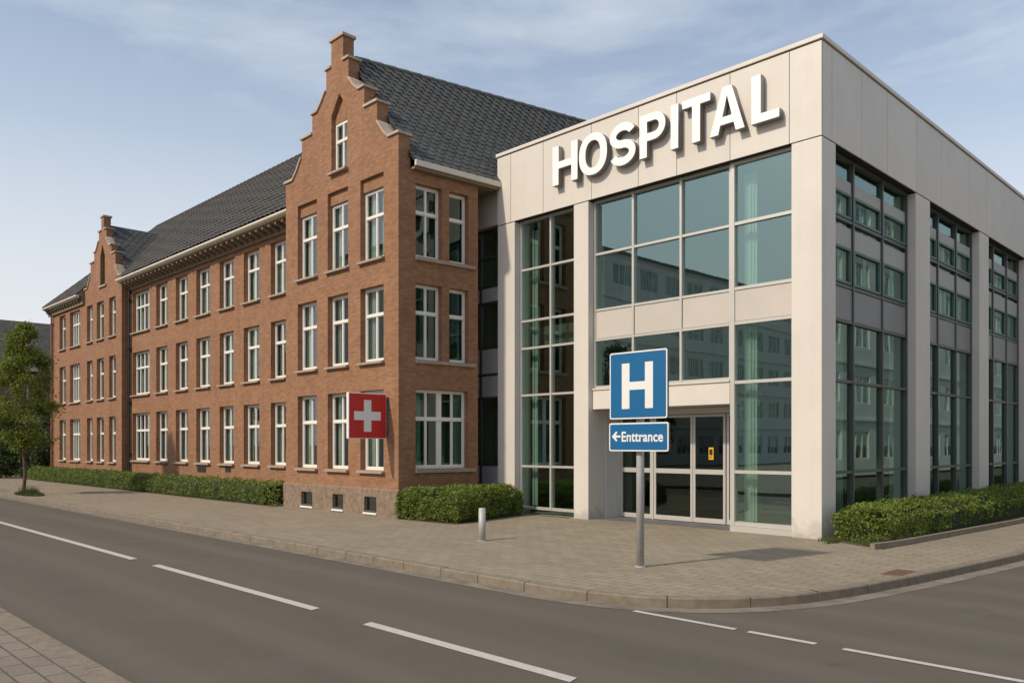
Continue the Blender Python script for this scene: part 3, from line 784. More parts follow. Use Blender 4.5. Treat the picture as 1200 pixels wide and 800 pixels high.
# link between the two buildings
lk = MB(); YK = 15.35; xl0, xl1 = XE(YE)-1.7, XG-.004
mb = MB(); mb.box(xl0, xl1, YK-.22, 18, 7.80, 9.05)
mb.build('link_fascia', M['panel'], glassb)
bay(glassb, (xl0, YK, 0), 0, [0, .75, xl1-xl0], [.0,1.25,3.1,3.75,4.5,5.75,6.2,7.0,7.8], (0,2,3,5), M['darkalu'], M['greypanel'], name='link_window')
mb = MB(); mb.box(xl0, xl1, YK+.5, YK+.6, 0, 7.8); mb.build('link_wall', M['blind'], glassb)

# =================================================================== lettering on the fascia
def poly_curve(name, loops, ext, bev, mats, parent, T=None):
    """loops: closed 2D outlines; T maps (x,z) already in place, builds facing -y"""
    cu = bpy.data.curves.new(name, 'CURVE'); cu.dimensions = '2D'; cu.fill_mode = 'BOTH'; cu.extrude = ext; cu.bevel_depth = bev; cu.bevel_resolution = 1; cu.offset = -bev
    for lp in loops:
        sp = cu.splines.new('POLY'); sp.points.add(len(lp)-1); sp.use_cyclic_u = True
        for p, q in zip(sp.points, lp): p.co = (q[0], q[1], 0, 1)
    return curve_to_obj(cu, name, mats, parent, T)
def curve_to_obj(cu, name, mats, parent, T):
    tmp = bpy.data.objects.new('tmp', cu); COL.objects.link(tmp)
    dg = bpy.context.evaluated_depsgraph_get(); me = bpy.data.meshes.new_from_object(tmp.evaluated_get(dg)); bpy.data.objects.remove(tmp); bpy.data.curves.remove(cu)
    me.name = name
    # stand the outline up: local (x,y,z) -> (x, -z, y)
    me.transform(T)
    w = wloc(parent); me.transform(Matrix.Translation(-w))
    me.materials.clear()
    for m in mats: me.materials.append(m)
    if len(mats) > 1:
        for p in me.polygons:
            p.material_index = 0 if abs(p.normal @ (T.to_3x3() @ Vector((0,0,1)))) > .55 else 1
    o = bpy.data.objects.new(name, me); COL.objects.link(o)
    if parent: o.parent = parent
    ORG[o.name] = w
    return o
UP = Matrix(((1,0,0,0),(0,0,-1,0),(0,1,0,0),(0,0,0,1)))        # facing -y
SIDE = Matrix(((0,0,1,0),(1,0,0,0),(0,1,0,0),(0,0,0,1)))       # facing +x, text runs along +y
def ell(cx, cy, rx, ry, n=48, e=2.25):
    out = []
    for i in range(n):
        t = 2*PI*i/n; c, s = math.cos(t), math.sin(t)
        out.append((cx+rx*math.copysign(abs(c)**(2/e), c), cy+ry*math.copysign(abs(s)**(2/e), s)))
    return out
def stroke(path, w):
    L = []; Rr = []
    for i, p in enumerate(path):
        a = Vector(path[max(0,i-1)]); b = Vector(path[min(len(path)-1,i+1)]); d = (b-a).normalized(); n = Vector((-d.y, d.x))
        L.append(tuple(Vector(p)+n*w/2)); Rr.append(tuple(Vector(p)-n*w/2))
    return L + Rr[::-1]
def letter_loops(ch, w, h, s):
    if ch == 'H': return [[(0,0),(s,0),(s,h*.5-s*.42),(w-s,h*.5-s*.42),(w-s,0),(w,0),(w,h),(w-s,h),(w-s,h*.5+s*.42),(s,h*.5+s*.42),(s,h),(0,h)]]
    if ch == 'I': return [[(0,0),(w,0),(w,h),(0,h)]]
    if ch == 'L': return [[(0,0),(w,0),(w,s*.86),(s,s*.86),(s,h),(0,h)]]
    if ch == 'T': return [[(w/2-s/2,0),(w/2+s/2,0),(w/2+s/2,h-s*.86),(w,h-s*.86),(w,h),(0,h),(0,h-s*.86),(w/2-s/2,h-s*.86)]]
    if ch == 'O': return [ell(w/2,h/2,w/2,h/2+.012), ell(w/2,h/2,w/2-s,h/2+.012-s*.84)]
    if ch == 'A':
        t = .13*w
        yb, yt = h*.19, h*.36
        xl = lambda y: s*1.02+(w/2-s*1.02)*(y/(h*.80)) ; xr = lambda y: w-xl(y)
        return [[(0,0),(s*1.02,0),(xl(yb),yb),(xr(yb),yb),(w-s*1.02,0),(w,0),(w/2+t,h),(w/2-t,h)],
                [(xl(yt),yt),(w/2,h*.80),(xr(yt),yt)]]
    if ch == 'P':
        b0 = h*.37; r = (h-b0)/2; cx = w-r
        out = [(0,0),(s,0),(s,b0),(cx,b0)] + [(cx+r*math.cos(t), b0+r+r*math.sin(t)) for t in [(-90+i*10)*PI/180 for i in range(1,18)]] + [(cx,h),(0,h)]
        s2 = s*.86; ri = r-s2
        inn = [(s,b0+s2),(cx,b0+s2)] + [(cx+ri*math.cos(t), b0+r+ri*math.sin(t)) for t in [(-90+i*10)*PI/180 for i in range(1,18)]] + [(cx,h-s2),(s,h-s2)]
        return [out, inn]
    if ch == 'S':
        sw = s*.92; rx = w/2-sw/2; ry = (h+.02-sw)/4; cy1 = h+.01-sw/2-ry; cy0 = -.01+sw/2+ry
        p = [(w/2+rx*math.cos(t), cy1+ry*math.sin(t)) for t in [math.radians(a) for a in range(18, 262, 9)]]
        p += [(w/2+rx*math.cos(t), cy0+ry*math.sin(t)) for t in [math.radians(a) for a in range(82, -163, -9)]]
        return [stroke(p, sw)]
sgn = thing('wall_lettering', (-11, YG-.16, 8.2), 'large white raised capital letters reading HOSPITAL on the fascia above the entrance', 'lettering')
YF = YG-.20
for ch, a, b in (('H',647,676.4),('O',678,711),('S',714,744.5),('P',749,779.5),('I',785.5,794.5),('T',799,832),('A',831,872.5),('L',880,913)):
    xa, xb = xat(a,YF), xat(b,YF)
    sw = .205
    o = poly_curve('letter', [[(x+xa, z+8.2) for x, z in lp] for lp in letter_loops(ch, xb-xa, .96, sw)], .078, .007, [M['letter'], M['letterside']], sgn, Matrix.Translation((0,YG-.105,0)) @ UP)
    mb = MB()

# =================================================================== blue H sign on a post
PX, PY = -7.15, 9.69
sg = thing('entrance_sign', (PX,PY,0), 'blue sign with white H and a smaller Enttrance arrow board on a grey post', 'sign')
mb = MB(); mb.tube((PX,PY,-.05),(PX,PY,3.08),.058,.058,24); mb.tube((PX,PY,.0),(PX,PY,.018),.085,.08,24)
mb.build('post', M['galv'], sg, smooth=False)
for o in [bpy.data.objects['post']]:
    for p in o.data.polygons: p.use_smooth = len(p.vertices) == 4
def rrect(x0, x1, z0, z1, r, n=6):
    out = []
    for cx, cz, a0 in ((x1-r,z1-r,0),(x0+r,z1-r,90),(x0+r,z0+r,180),(x1-r,z0+r,270)):
        for i in range(n+1):
            t = math.radians(a0+90*i/n); out.append((cx+r*math.cos(t), cz+r*math.sin(t)))
    return out
def board(x0, x1, z0, z1, y, name, parent):
    TT = lambda yy: Matrix.Translation((0,yy,0)) @ UP
    b = poly_curve(name, [rrect(x0,x1,z0,z1,.035)], .018, .002, [M['signwhite'], M['backsteel']], parent, TT(y))
    poly_curve('blue_field', [rrect(x0+.022,x1-.022,z0+.022,z1-.022,.022)], .0015, 0, [M['blue']], b, TT(y-.0215))
    mb = MB(); mb.box(x0+.1, x1-.1, y+.021, y+.045, z1-.16, z1-.12); mb.box(x0+.1, x1-.1, y+.021, y+.045, z0+.12, z0+.16); mb.build('bracket', M['galv'], b)
    return b
YB = 9.58
b = board(xat(715.5,YB), xat(783,YB), 2.18, 3.17, YB, 'sign_board', sg)
bx0, bx1 = xat(715.5,YB), xat(783,YB); bw = bx1-bx0
hx0, hx1 = bx0+bw*.225, bx0+bw*.765
poly_curve('letter', [[(x+hx0, z+2.33) for x, z in letter_loops('H', hx1-hx0, .67, .14)[0]]], .0012, 0, [M['signwhite']], b, Matrix.Translation((0,YB-.025,0)) @ UP)
b2 = board(xat(714.8,YB), xat(784.5,YB), 1.705, 2.125, YB, 'arrow_board', sg)
bx0, bx1 = xat(714.8,YB), xat(784.5,YB); bw = bx1-bx0
def text_obj(s, x0, x1, z0, z1, y, name, m, parent, bold=.012):
    cu = bpy.data.curves.new(name, 'FONT'); cu.body = s; cu.size = 1; cu.extrude = .0012; cu.offset = bold; cu.space_character = 1.02
    tmp = bpy.data.objects.new('tmp', cu); COL.objects.link(tmp)
    dg = bpy.context.evaluated_depsgraph_get(); me = bpy.data.meshes.new_from_object(tmp.evaluated_get(dg)); bpy.data.objects.remove(tmp)
    xs = [v.co.x for v in me.vertices]; zs = [v.co.y for v in me.vertices]
    a, b_, c, d = min(xs), max(xs), min(zs), max(zs)
    for v in me.vertices:
        X, Y, Z = v.co; v.co = (x0+(X-a)/(b_-a)*(x1-x0), y-Z, z0+(Y-c)/(d-c)*(z1-z0))
    me.transform(Matrix.Translation(-wloc(parent))); me.materials.clear(); me.materials.append(m)
    o = bpy.data.objects.new(name, me); COL.objects.link(o); o.parent = parent; return o
text_obj('Enttrance', bx0+bw*.225, bx0+bw*.915, 1.845, 1.995, YB-.025, 'lettering', M['signwhite'], b2, .022)
ax, az = bx0+bw*.055, 1.925; aw = bw*.15
poly_curve('arrow', [[(ax,az),(ax+aw*.48,az+.075),(ax+aw*.66,az+.062),(ax+aw*.42,az+.018),(ax+aw,az+.014),(ax+aw,az-.014),(ax+aw*.42,az-.018),(ax+aw*.66,az-.062),(ax+aw*.48,az-.075)]], .0012, 0, [M['signwhite']], b2, Matrix.Translation((0,YB-.025,0)) @ UP)

# =================================================================== red cross sign on the brick corner
XS = xat(455.5, YW)
cs = thing('cross_sign', (XS, YW, 2.5), 'red square projecting sign with white cross on the brick pavilion corner', 'sign')
ya, yb, za, zb = yat(408.5,XS), YW-.07, 1.95, 3.06
mb = MB(); mb.box(XS-.10, XS-.004, ya, yb, za, zb); mb.build('sign_box', M['signwhite'], cs, bevel=.01)
mb = MB(); mb.box(XS-.006, XS, ya+.02, yb-.015, za+.02, zb-.02); mb.build('red_face', M['red'], cs)
mb = MB(); cy, cz = (ya+yb)/2-.01, (za+zb)/2; q = .105; r = .385
mb.prism([(cy-q,cz-r),(cy+q,cz-r),(cy+q,cz-q),(cy+r,cz-q),(cy+r,cz+q),(cy+q,cz+q),(cy+q,cz+r),(cy-q,cz+r),(cy-q,cz+q),(cy-r,cz+q),(cy-r,cz-q),(cy-q,cz-q)], XS-.001, XS+.008, T=lambda a,b,c: (b,a,c))
mb.build('cross', M['signwhite'], cs)
mb = MB()
for z in (za+.15, zb-.2): mb.box(XS-.075, XS-.03, yb-.02, YW+.0, z, z+.05)
mb.box(XS-.11, XS+.0, YW-.02, YW-.0015, za+.05, zb-.08)
mb.build('bracket', M['darkalu'], cs)

# notice on the door
nb = thing('door_notice', (xat(833,YD-.05), YD-.045, 1.6), 'small yellow notice with black panel on the glass entrance door', 'notice')
x = xat(833,YD-.05)
mb = MB(); mb.box(x-.065, x+.065, YD-.045, YD-.031+.02, 1.46, 1.74); mb.build('plate', M['yellow'], nb, bevel=.01)
mb = MB(); mb.box(x-.04, x+.04, YD-.05, YD-.044, 1.57, 1.70); mb.box(x-.04, x+.02, YD-.05, YD-.044, 1.51, 1.53); mb.build('printed_panel', M['black'], nb)

# bollard
BX, BY = None, None
t = H*FP/112; a = (565-600)/FP; BX, BY = t*(CS*a-SN), t*(SN*a+CS)
bo = thing('bollard', (BX,BY,0), 'short grey steel bollard on the paving in front of the hedge', 'bollard')
mb = MB(); mb.tube((BX,BY,-.05),(BX,BY,.60),.067,.067,24); mb.build('post', M['galv'], bo, smooth=False)
mb = MB(); mb.tube((BX,BY,.60),(BX,BY,.612),.067,.06,24); mb.tube((BX,BY,.0),(BX,BY,.012),.085,.085,24); mb.build('cap', M['galv'], bo)
for o in bpy.data.objects:
    if o.name.startswith('post'):
        for p in o.data.polygons: p.use_smooth = len(p.vertices) == 4

# =================================================================== ground
def struct(o): return tag(o, kind='structure')
mb = MB(); mb.quad((-1500,-1500,-.14),(1500,-1500,-.14),(1500,1500,-.14),(-1500,1500,-.14)); struct(mb.build('ground', M['earth']))
mb = MB(); mb.quad((-260,2.0,-.12),(60,2.0,-.12),(60,7.9,-.12),(-260,7.9,-.12)); mb.quad((-12,7.9,-.12),(5,7.9,-.12),(5,150,-.12),(-12,150,-.12)); struct(mb.build('road', M['road']))
# kerb line round the corner
ctrl = [(-7.6,7.5),(-6.9,7.52),(-6.3,7.62),(-5.7,7.82),(-5.1,8.28),(-4.62,9.0),(-4.3,10.0),(-4.08,11.3),(-3.86,13.0),(-3.6,15.6),(-3.42,19),(-3.35,24)]
def catmull(P, n=6):
    out = []
    for i in range(len(P)-1):
        p0, p1, p2, p3 = P[max(0,i-1)], P[i], P[i+1], P[min(len(P)-1,i+2)]
        for k in range(n):
            t = k/n
            out.append(tuple(.5*((2*p1[j])+(-p0[j]+p2[j])*t+(2*p0[j]-5*p1[j]+4*p2[j]-p3[j])*t*t+(-p0[j]+3*p1[j]-3*p2[j]+p3[j])*t**3) for j in (0,1)))
    out.append(P[-1]); return out
curve = catmull(ctrl)
line = [(-260.,7.5)]; 
x = -60.
while x < -7.65: line.append((x,7.5)); x += .5
line += curve + [(-3.35,60.),(-3.35,150.)]
def offs(P, d):
    out = []
    for i, p in enumerate(P):
        a = Vector(P[max(0,i-1)]); b = Vector(P[min(len(P)-1,i+1)]); t = (b-a).normalized(); out.append((p[0]-t.y*d, p[1]+t.x*d))
    return out
# arc-length resample for kerb stones
def resample(P, step):
    out = [P[0]]; acc = 0
    for a, b in zip(P, P[1:]):
        a = Vector(a); b = Vector(b); L = (b-a).length; s = step-acc
        while s <= L: out.append(tuple(a.lerp(b, s/L))); s += step
        acc = (acc+L) % step
    return out
fine = resample([(-60.,7.5)]+[p for p in line if -60 < p[0] and p[1] < 60]+[(-3.35,60.)], .1)
KW = .15
def kerb(P, name, side, z0=-.13, z1=.006, stone=10):
    mb = MB(); back = offs(P, KW*side)
    for i in range(0, len(P)-1, stone):
        j = min(i+stone, len(P)-1)
        A = [Vector(p) for p in P[i:j+1]]; B = [Vector(p) for p in back[i:j+1]]
        if len(A) < 2: continue
        d = (A[1]-A[0]).normalized()*.006; A[0] += d; B[0] += d; A[-1] -= d; B[-1] -= d
        dz = R.uniform(-.003,.003)
        n = len(A); ch = .018
        for k in range(n-1):
            a, b_, c, e = A[k], A[k+1], B[k+1], B[k]
            ia = a.lerp(e, ch/KW); ib = b_.lerp(c, ch/KW)
            mb.quad((a.x,a.y,z0),(b_.x,b_.y,z0),(b_.x,b_.y,z1-ch+dz),(a.x,a.y,z1-ch+dz))
            mb.quad((a.x,a.y,z1-ch+dz),(b_.x,b_.y,z1-ch+dz),(ib.x,ib.y,z1+dz),(ia.x,ia.y,z1+dz))
            mb.quad((ia.x,ia.y,z1+dz),(ib.x,ib.y,z1+dz),(c.x,c.y,z1+dz),(e.x,e.y,z1+dz))
            mb.quad((e.x,e.y,z1+dz),(c.x,c.y,z1+dz),(c.x,c.y,z0),(e.x,e.y,z0))
        for p, q in ((A[0],B[0]),(A[-1],B[-1])): mb.quad((p.x,p.y,z0),(q.x,q.y,z0),(q.x,q.y,z1+dz),(p.x,p.y,z1-.018+dz))
    # mortar bed showing in the joints
    mb2 = MB()
    ins = offs(P, .02*side)
    for k in range(len(P)-1):
        a, b_, c, e = ins[k], ins[k+1], back[k+1], back[k]
        mb2.quad((*a,z0),(*b_,z0),(*b_,z1-.03),(*a,z1-.03)); mb2.quad((*a,z1-.03),(*b_,z1-.03),(*c,z1-.03),(*e,z1-.03))
    o = mb.build(name, M['kerb']); struct(o); o2 = mb2.build('kerb_bed', M['soil'], o); return o
kerb(fine, 'kerb', 1)
gut = offs(fine, -.24)
mb = MB()
for k in range(len(fine)-1): mb.quad((*gut[k],-.116),(*gut[k+1],-.116),(*fine[k+1],-.116),(*fine[k],-.116))
struct(mb.build('gutter', M['gutter']))
# far pavement
bk = offs([(-260.,7.5)]+fine+[(-3.35,150.)], KW+.0)
mb = MB(); mid = bk
i0 = len(mb.v)
pts = [(p[0], p[1], 0) for p in bk]
for a, b_ in zip(pts, pts[1:]):
    if b_[0] <= -7.0 and a[1] < 8: mb.quad(a, b_, (b_[0],60,0), (a[0],60,0))
k0 = next(i for i, p in enumerate(pts) if p[0] > -7.0)-1
mb2 = pts[k0:]
xl = pts[k0][0]
for a, b_ in zip(mb2, mb2[1:]):
    if b_[1] <= 7.66+1e-4 : mb.quad(a, b_, (b_[0],60,0),(a[0],60,0)); xl = b_[0]; last = b_
    else: mb.quad((xl,a[1],0), a, b_, (xl,b_[1],0))
struct(mb.build('pavement', M['pave']))
# near pavement with its kerb
nk = [(-60+.1*i, 2.24) for i in range(0, 1100)]
kerb(nk, 'near_kerb', -1, stone=10)
mb = MB(); mb.quad((-260,-200,0),(50,-200,0),(50,2.09,0),(-260,2.09,0)); struct(mb.build('near_pavement', M['pave_near']))
mb = MB(); mb.quad((5,7.65,0),(60,7.65,0),(60,150,0),(5,150,0)); struct(mb.build('east_pavement', M['pave']))
# painted lines
mb = MB(); ZP = -.114
yc = 4.97
def dash(pa, pb, y, w, skew=0.):
    a, b_ = xat2(pa, y), xat2(pb, y)
    mb.quad((a-skew,y-w/2,ZP),(b_-skew,y-w/2,ZP),(b_+skew,y+w/2,ZP),(a+skew,y+w/2,ZP))
xat2 = xat
for pa, pb in ((-30,157),(182,370),(430,672)): dash(pa, pb, yc, .135, -.02)
a = xat(-30,yc)-2
for k in range(12): mb.quad((a-4-k*7,yc-.065,ZP),(a-k*7,yc-.065,ZP),(a-k*7,yc+.065,ZP),(a-4-k*7,yc+.065,ZP))
for k in range(4): 
    xx = xat(672,yc)+2.2+k*6; mb.quad((xx,yc-.065,ZP),(xx+3.6,yc-.065,ZP),(xx+3.6,yc+.065,ZP),(xx,yc+.065,ZP))
for pa, pb in ((743,862),(877,956),(988,1200)): dash(pa, pb, 7.54, .085)
struct(mb.build('road_marking', M['paint']))
# drain cover
t = H*FP/150; a = (1055-600)/FP; DX, DY = t*(CS*a-SN), t*(SN*a+CS)
dc = thing('drain_cover', (DX,DY,0), 'rusty brown iron drain cover set in the paving near the curved kerb', 'drain cover')
mb = MB(); w, d = .30, .16
mb.box(DX-d, DX+d, DY-w, DY+w, -.02, .006)
for i in range(7): mb.box(DX-d+.03, DX+d-.03, DY-w+.04+i*.08, DY-w+.075+i*.08, .0062, .014)
mb.build('grate', M['rust'], dc)
# planting strips
mb = MB(); mb.quad((XC+.02,14.95,.006),(-5.42,14.3,.006),(-5.0,21,.006),(-4.9,44,.006)); mb.quad((XC+.02,14.95,.006),(-4.9,44,.006),(XC+.02,44,.006),(XC+.02,44.01,.006))
mb.quad((XW1+.06,11.75,.006),(-13.9,11.85,.006),(-14.5,14.85,.006),(-15.9,14.85,.006))
mb.quad((XL0-2,11.5,.006),(XW0,11.5,.006),(XW0,12.69,.006),(XL0-2,12.69,.006))
struct(mb.build('planting_bed', M['soil']))
ed = resample([(-5.50,14.15),(-5.36,15.0),(-5.0,21),(-4.9,30),(-4.9,44)], .1)
mb = MB(); eb = offs(ed, .09)
for i in range(0, len(ed)-1):
    a, b_, c, e = ed[i], ed[i+1], eb[i+1], eb[i]
    z = .10
    mb.quad((*a,0),(*b_,0),(*b_,z),(*a,z)); mb.quad((*a,z),(*b_,z),(*c,z),(*e,z)); mb.quad((*e,0),(*c,0),(*c,z),(*e,z))
mb.quad((*ed[0],0),(*eb[0],0),(*eb[0],.1),(*ed[0],.1))
struct(mb.build('bed_edging', M['kerb']))

# =================================================================== plants
def leafquad(V, F, c, s, rnd, flat=0.):
    th = rnd.uniform(0, 2*PI); ph = math.acos(rnd.uniform(-1,1))
    n = Vector((math.sin(ph)*math.cos(th), math.sin(ph)*math.sin(th), math.cos(ph)+flat)).normalized()
    a = n.orthogonal().normalized(); b = n.cross(a); r = rnd.uniform(0, 2*PI)
    u = a*math.cos(r)+b*math.sin(r); v = n.cross(u)
    s *= rnd.uniform(.6,1.3); i = len(V)
    V += [tuple(c-u*s), tuple(c-v*s*.5-u*.1*s+n*s*.12), tuple(c+u*s), tuple(c+v*s*.5-u*.1*s+n*s*.12)]
    F.append((i,i+1,i+2,i+3))
from mathutils import noise as mnoise
HG = 'clipped green hedges along the walls'
def hedge(name, foot, h, dens, seed, leaf=.035, mats=('hedge','hedgecore'), label='', cat='hedge', hv=.10):
    """foot: function (u,w)->(x,y) over the unit square and its lengths; h height; a lumpy box of leaves round a core"""
    fn, LU, LW = foot; rnd = random.Random(seed)
    def bump(u, w, s): 
        x, y = fn(u, w); return mnoise.noise(Vector((x*1.15, y*1.15, s)))*.6 + mnoise.noise(Vector((x*3.3, y*3.3, s+5)))*.4
    core = MB(); nu = max(4, int(LU/.25)); nw = 5; nz = 4
    def top(u, w):
        e = min(u*LU, (1-u)*LU, w*LW, (1-w)*LW); rd = min(1, e/.28)
        return h*(1 + hv*bump(u, w, 1.)) - .22*(1-rd)**2
    idx = {}
    for i in range(nu+1):
        for j in range(nw+1):
            u, w = .03+.94*i/nu, .1+.8*j/nw
            idx[i,j] = len(core.v); x, y = fn(u, w); core.v.append((x, y, top(u,w)-.10))
    for i in range(nu):
        for j in range(nw): core.f.append((idx[i,j],idx[i+1,j],idx[i+1,j+1],idx[i,j+1])); core.mi.append(0)
    rim = [(i,0) for i in range(nu+1)]+[(nu,j) for j in range(1,nw+1)]+[(i,nw) for i in range(nu-1,-1,-1)]+[(0,j) for j in range(nw-1,0,-1)]
    for k in range(len(rim)):
        a = core.v[idx[rim[k]]]; b_ = core.v[idx[rim[(k+1)%len(rim)]]]; core.quad(a, b_, (b_[0],b_[1],.02), (a[0],a[1],.02))
    V, F = [], []
    area_top = LU*LW; area_side = h*(LU*2+LW*2); N = int(dens*(area_top+area_side))
    for _ in range(N):
        r = rnd.random()*(area_top+area_side)
        if r < area_top: u, w = rnd.random(), rnd.random(); z = top(u,w)+rnd.uniform(-.09,.03)
        else:
            r2 = rnd.random()*(LU*2+LW*2); q = rnd.random()
            if r2 < LU: u, w = rnd.random(), 0
            elif r2 < 2*LU: u, w = rnd.random(), 1
            elif r2 < 2*LU+LW: u, w = 0, rnd.random()
            else: u, w = 1, rnd.random()
            z = .03+(top(u,w)-.0)*(q**.9)
            ins = rnd.uniform(-.03,.09)+.10*max(0,z/h-.55)**1.5 - .13*bump(u, w, 3.+z*2.5)*1.5 - .05*mnoise.noise(Vector((u*LU*2,w*LW*2,z*4)))
            if z < .1: ins += .05
            if w == 0: w = ins/LW
            elif w == 1: w = 1-ins/LW
            elif u == 0: u = ins/LU
            else: u = 1-ins/LU
        x, y = fn(u, w)
        if rnd.random() < .02: z += rnd.uniform(.02,.09)
        leafquad(V, F, Vector((x,y,max(.02,z))), leaf, rnd)
    cx, cy = fn(.5,.5)
    t = thing(name, (cx,cy,0), label, cat, HG)
    mb = MB(); mb.v = V; mb.f = F; mb.mi = [0]*len(F); mb.build('foliage', M[mats[0]], t)
    core.build('branches', M[mats[1]], t)
def lin(p00, p10, p11, p01):
    def f(u, w):
        return tuple((1-u)*(1-w)*a+u*(1-w)*b+u*w*c+(1-u)*w*d for a,b,c,d in zip(p00,p10,p11,p01))
    return f
hedge('hedge', (lin((XL0-1.2,11.45),(XW0-.10,11.55),(XW0-.10,12.60),(XL0-1.2,12.25)), XW0-XL0, 1.0), .66, 420, 3, .036, label='long low green hedge along the foot of the brick range', hv=.26)
hedge('hedge', (lin((XW1+.10,11.72),(-13.95,11.95),(-14.62,14.75),(-15.75,14.6)), 2.2, 2.6), .74, 1500, 5, .034, label='rounded green hedge between the brick side wall and the first pale column', hv=.24)
hedge('hedge', (lin((-6.60,14.95),(-5.62,14.95),(-5.12,38),(-6.62,38)), 1.2, 23), .66, 900, 8, .032, label='dark green hedge beside the glass side wall along the side street', hv=.24)
# grass tufts at the corner column
rnd = random.Random(4); V, F = [], []
def blade(x, y, h, z=.0):
    a = rnd.uniform(0,2*PI); w = .006; l = rnd.uniform(.0,.5)*h; dx, dy = math.cos(a), math.sin(a); i = len(V)
    V.extend([(x-dy*w,y+dx*w,z),(x+dy*w,y-dx*w,z),(x+dx*l,y+dy*l,z+h)]); F.append((i,i+1,i+2))
for _ in range(3000):
    u, w = rnd.random(), rnd.random(); x = -6.75+u*1.3; y = 14.30+w*.9+abs(u-.5)*.1
    if mnoise.noise(Vector((x*3,y*3,0))) > -.25+.5*(1-w): blade(x, y, rnd.uniform(.03,.10))
for _ in range(500):
    x = rnd.uniform(XG+.3, -13.1); blade(x, YG-.02-abs(rnd.gauss(0,.05)), rnd.uniform(.01,.04))
mb = MB(); mb.v = V; mb.f = F; mb.mi = [0]*len(F); tag(mb.build('grass', M['grass']), 'rough grass and weeds at the foot of the corner column', 'grass', kind='stuff')

def tree(name, x, y, h, cr, z0, nleaf, seed, label, lmat='leaf', leaf=.06, tr=.07, cat='tree', group=None, sx=1., nclump=60, z=0):
    rnd = random.Random(seed); t = thing(name, (x,y,z), label, cat, group)
    mb = MB(); pts = []; p = Vector((x,y,z)); n = 7
    for i in range(n+1):
        pts.append(Vector((x+.05*math.sin(i*1.3+seed), y+.05*math.cos(i*1.7+seed), z+h*.9*i/n)))
    rr = lambda i: tr*(1-.85*i/n)
    for i in range(n): mb.tube(pts[i], pts[i+1], rr(i), rr(i+1), 9, False)
    mb.tube((x,y,z-.02),(x,y,z+.14),tr*1.7,tr*1.02,9,False)
    cl = []
    for k in range(nclump):
        zz = rnd.random(); env = math.sin(PI*min(1, zz*.9+.12))**.6*(1-.25*zz)
        rad = cr*env*rnd.uniform(.25,1.)**.7; th = rnd.uniform(0,2*PI)
        c = Vector((x+rad*math.cos(th)*sx, y+rad*math.sin(th), z+z0+(h-z0)*zz)); cl.append((c, rnd.uniform(.22,.42)*cr*.75))
        base_t = max(0.25, (c.z-z-.5*rad-.3)/(h*.9)); i = min(n-1, int(base_t*n)); s = pts[i].lerp(pts[i+1], base_t*n-i)
        mid = s.lerp(c, .5)+Vector((0,0,-.08)); r0 = max(.008, tr*.28*(1-zz))
        mb.tube(s, mid, r0, r0*.7, 5, False); mb.tube(mid, c, r0*.7, r0*.25, 5, False)
        for _ in range(2):
            e = c+Vector((rnd.gauss(0,1),rnd.gauss(0,1),rnd.gauss(.2,1))).normalized()*cl[-1][1]; mb.tube(c, e, r0*.3, .003, 4, False)
    mb.build('trunk', M['bark'], t, smooth=True)
    V, F = [], []
    for _ in range(nleaf):
        c, r = rnd.choice(cl); d = Vector((rnd.gauss(0,1),rnd.gauss(0,1),rnd.gauss(0,.8))); d = d*r*.48
        leafquad(V, F, c+d, leaf, rnd, .3)
    mb = MB(); mb.v = V; mb.f = F; mb.mi = [0]*len(F); mb.build('crown', M[lmat], t)
    return t
tree('street_tree', -33.1, 7.85, 6.1, 1.16, 1.75, 16000, 11, 'young leafy street tree with slim trunk on the pavement at the far left', leaf=.055, tr=.065, nclump=75)
rnd = random.Random(9); V, F = [], []
for _ in range(2600):
    a = rnd.uniform(0,2*PI); r = .75*math.sqrt(rnd.random()); blade(-32.9+r*math.cos(a)*1.7, 7.98+r*math.sin(a)*.5, rnd.uniform(.03,.14)*(1.6-r), .004)
for _ in range(500):
    a = rnd.uniform(0,2*PI); r = .3*math.sqrt(rnd.random()); blade(-32.9+r*math.cos(a), 7.98+r*math.sin(a), rnd.uniform(.15,.38), .004)
mb = MB(); mb.v = V; mb.f = F; mb.mi = [0]*len(F); tag(mb.build('grass', M['grass']), 'ring of grass and weeds round the trunk of the street tree', 'grass', kind='stuff')
bgt = [(-50.5,13.4,5.8,2.0,.3,'dense dark green tree beside the far brick corner'),(-56,10.8,5.0,2.3,.3,'broad dark tree behind the slim street tree'),(-52.5,16.8,7.0,2.0,1.2,'taller dark tree in front of the dark roofed house'),(-62,7.6,5.8,2.6,.4,'dark rounded tree at the far left edge of the picture')]
for i, (x, y, h, r, z0, lb) in enumerate(bgt): tree('tree', x, y, h, r, z0, 7000, 20+i, lb, 'leafdark', .11, .13, 'tree', 'dark trees beyond the brick building', nclump=60)
for i, (x, y, r, lb) in enumerate([(-48.6,11.9,1.0,'low dark shrub at the end of the long hedge'),(-51.0,11.0,1.1,'dark shrub behind the street tree trunk'),(-54.5,9.4,1.2,'dark shrub at the far left edge')]):
    tree('shrub', x, y, 1.8, r, .15, 4200, 40+i, lb, 'leafdark', .08, .03, 'shrub', 'dark shrubs at the far left', nclump=40)

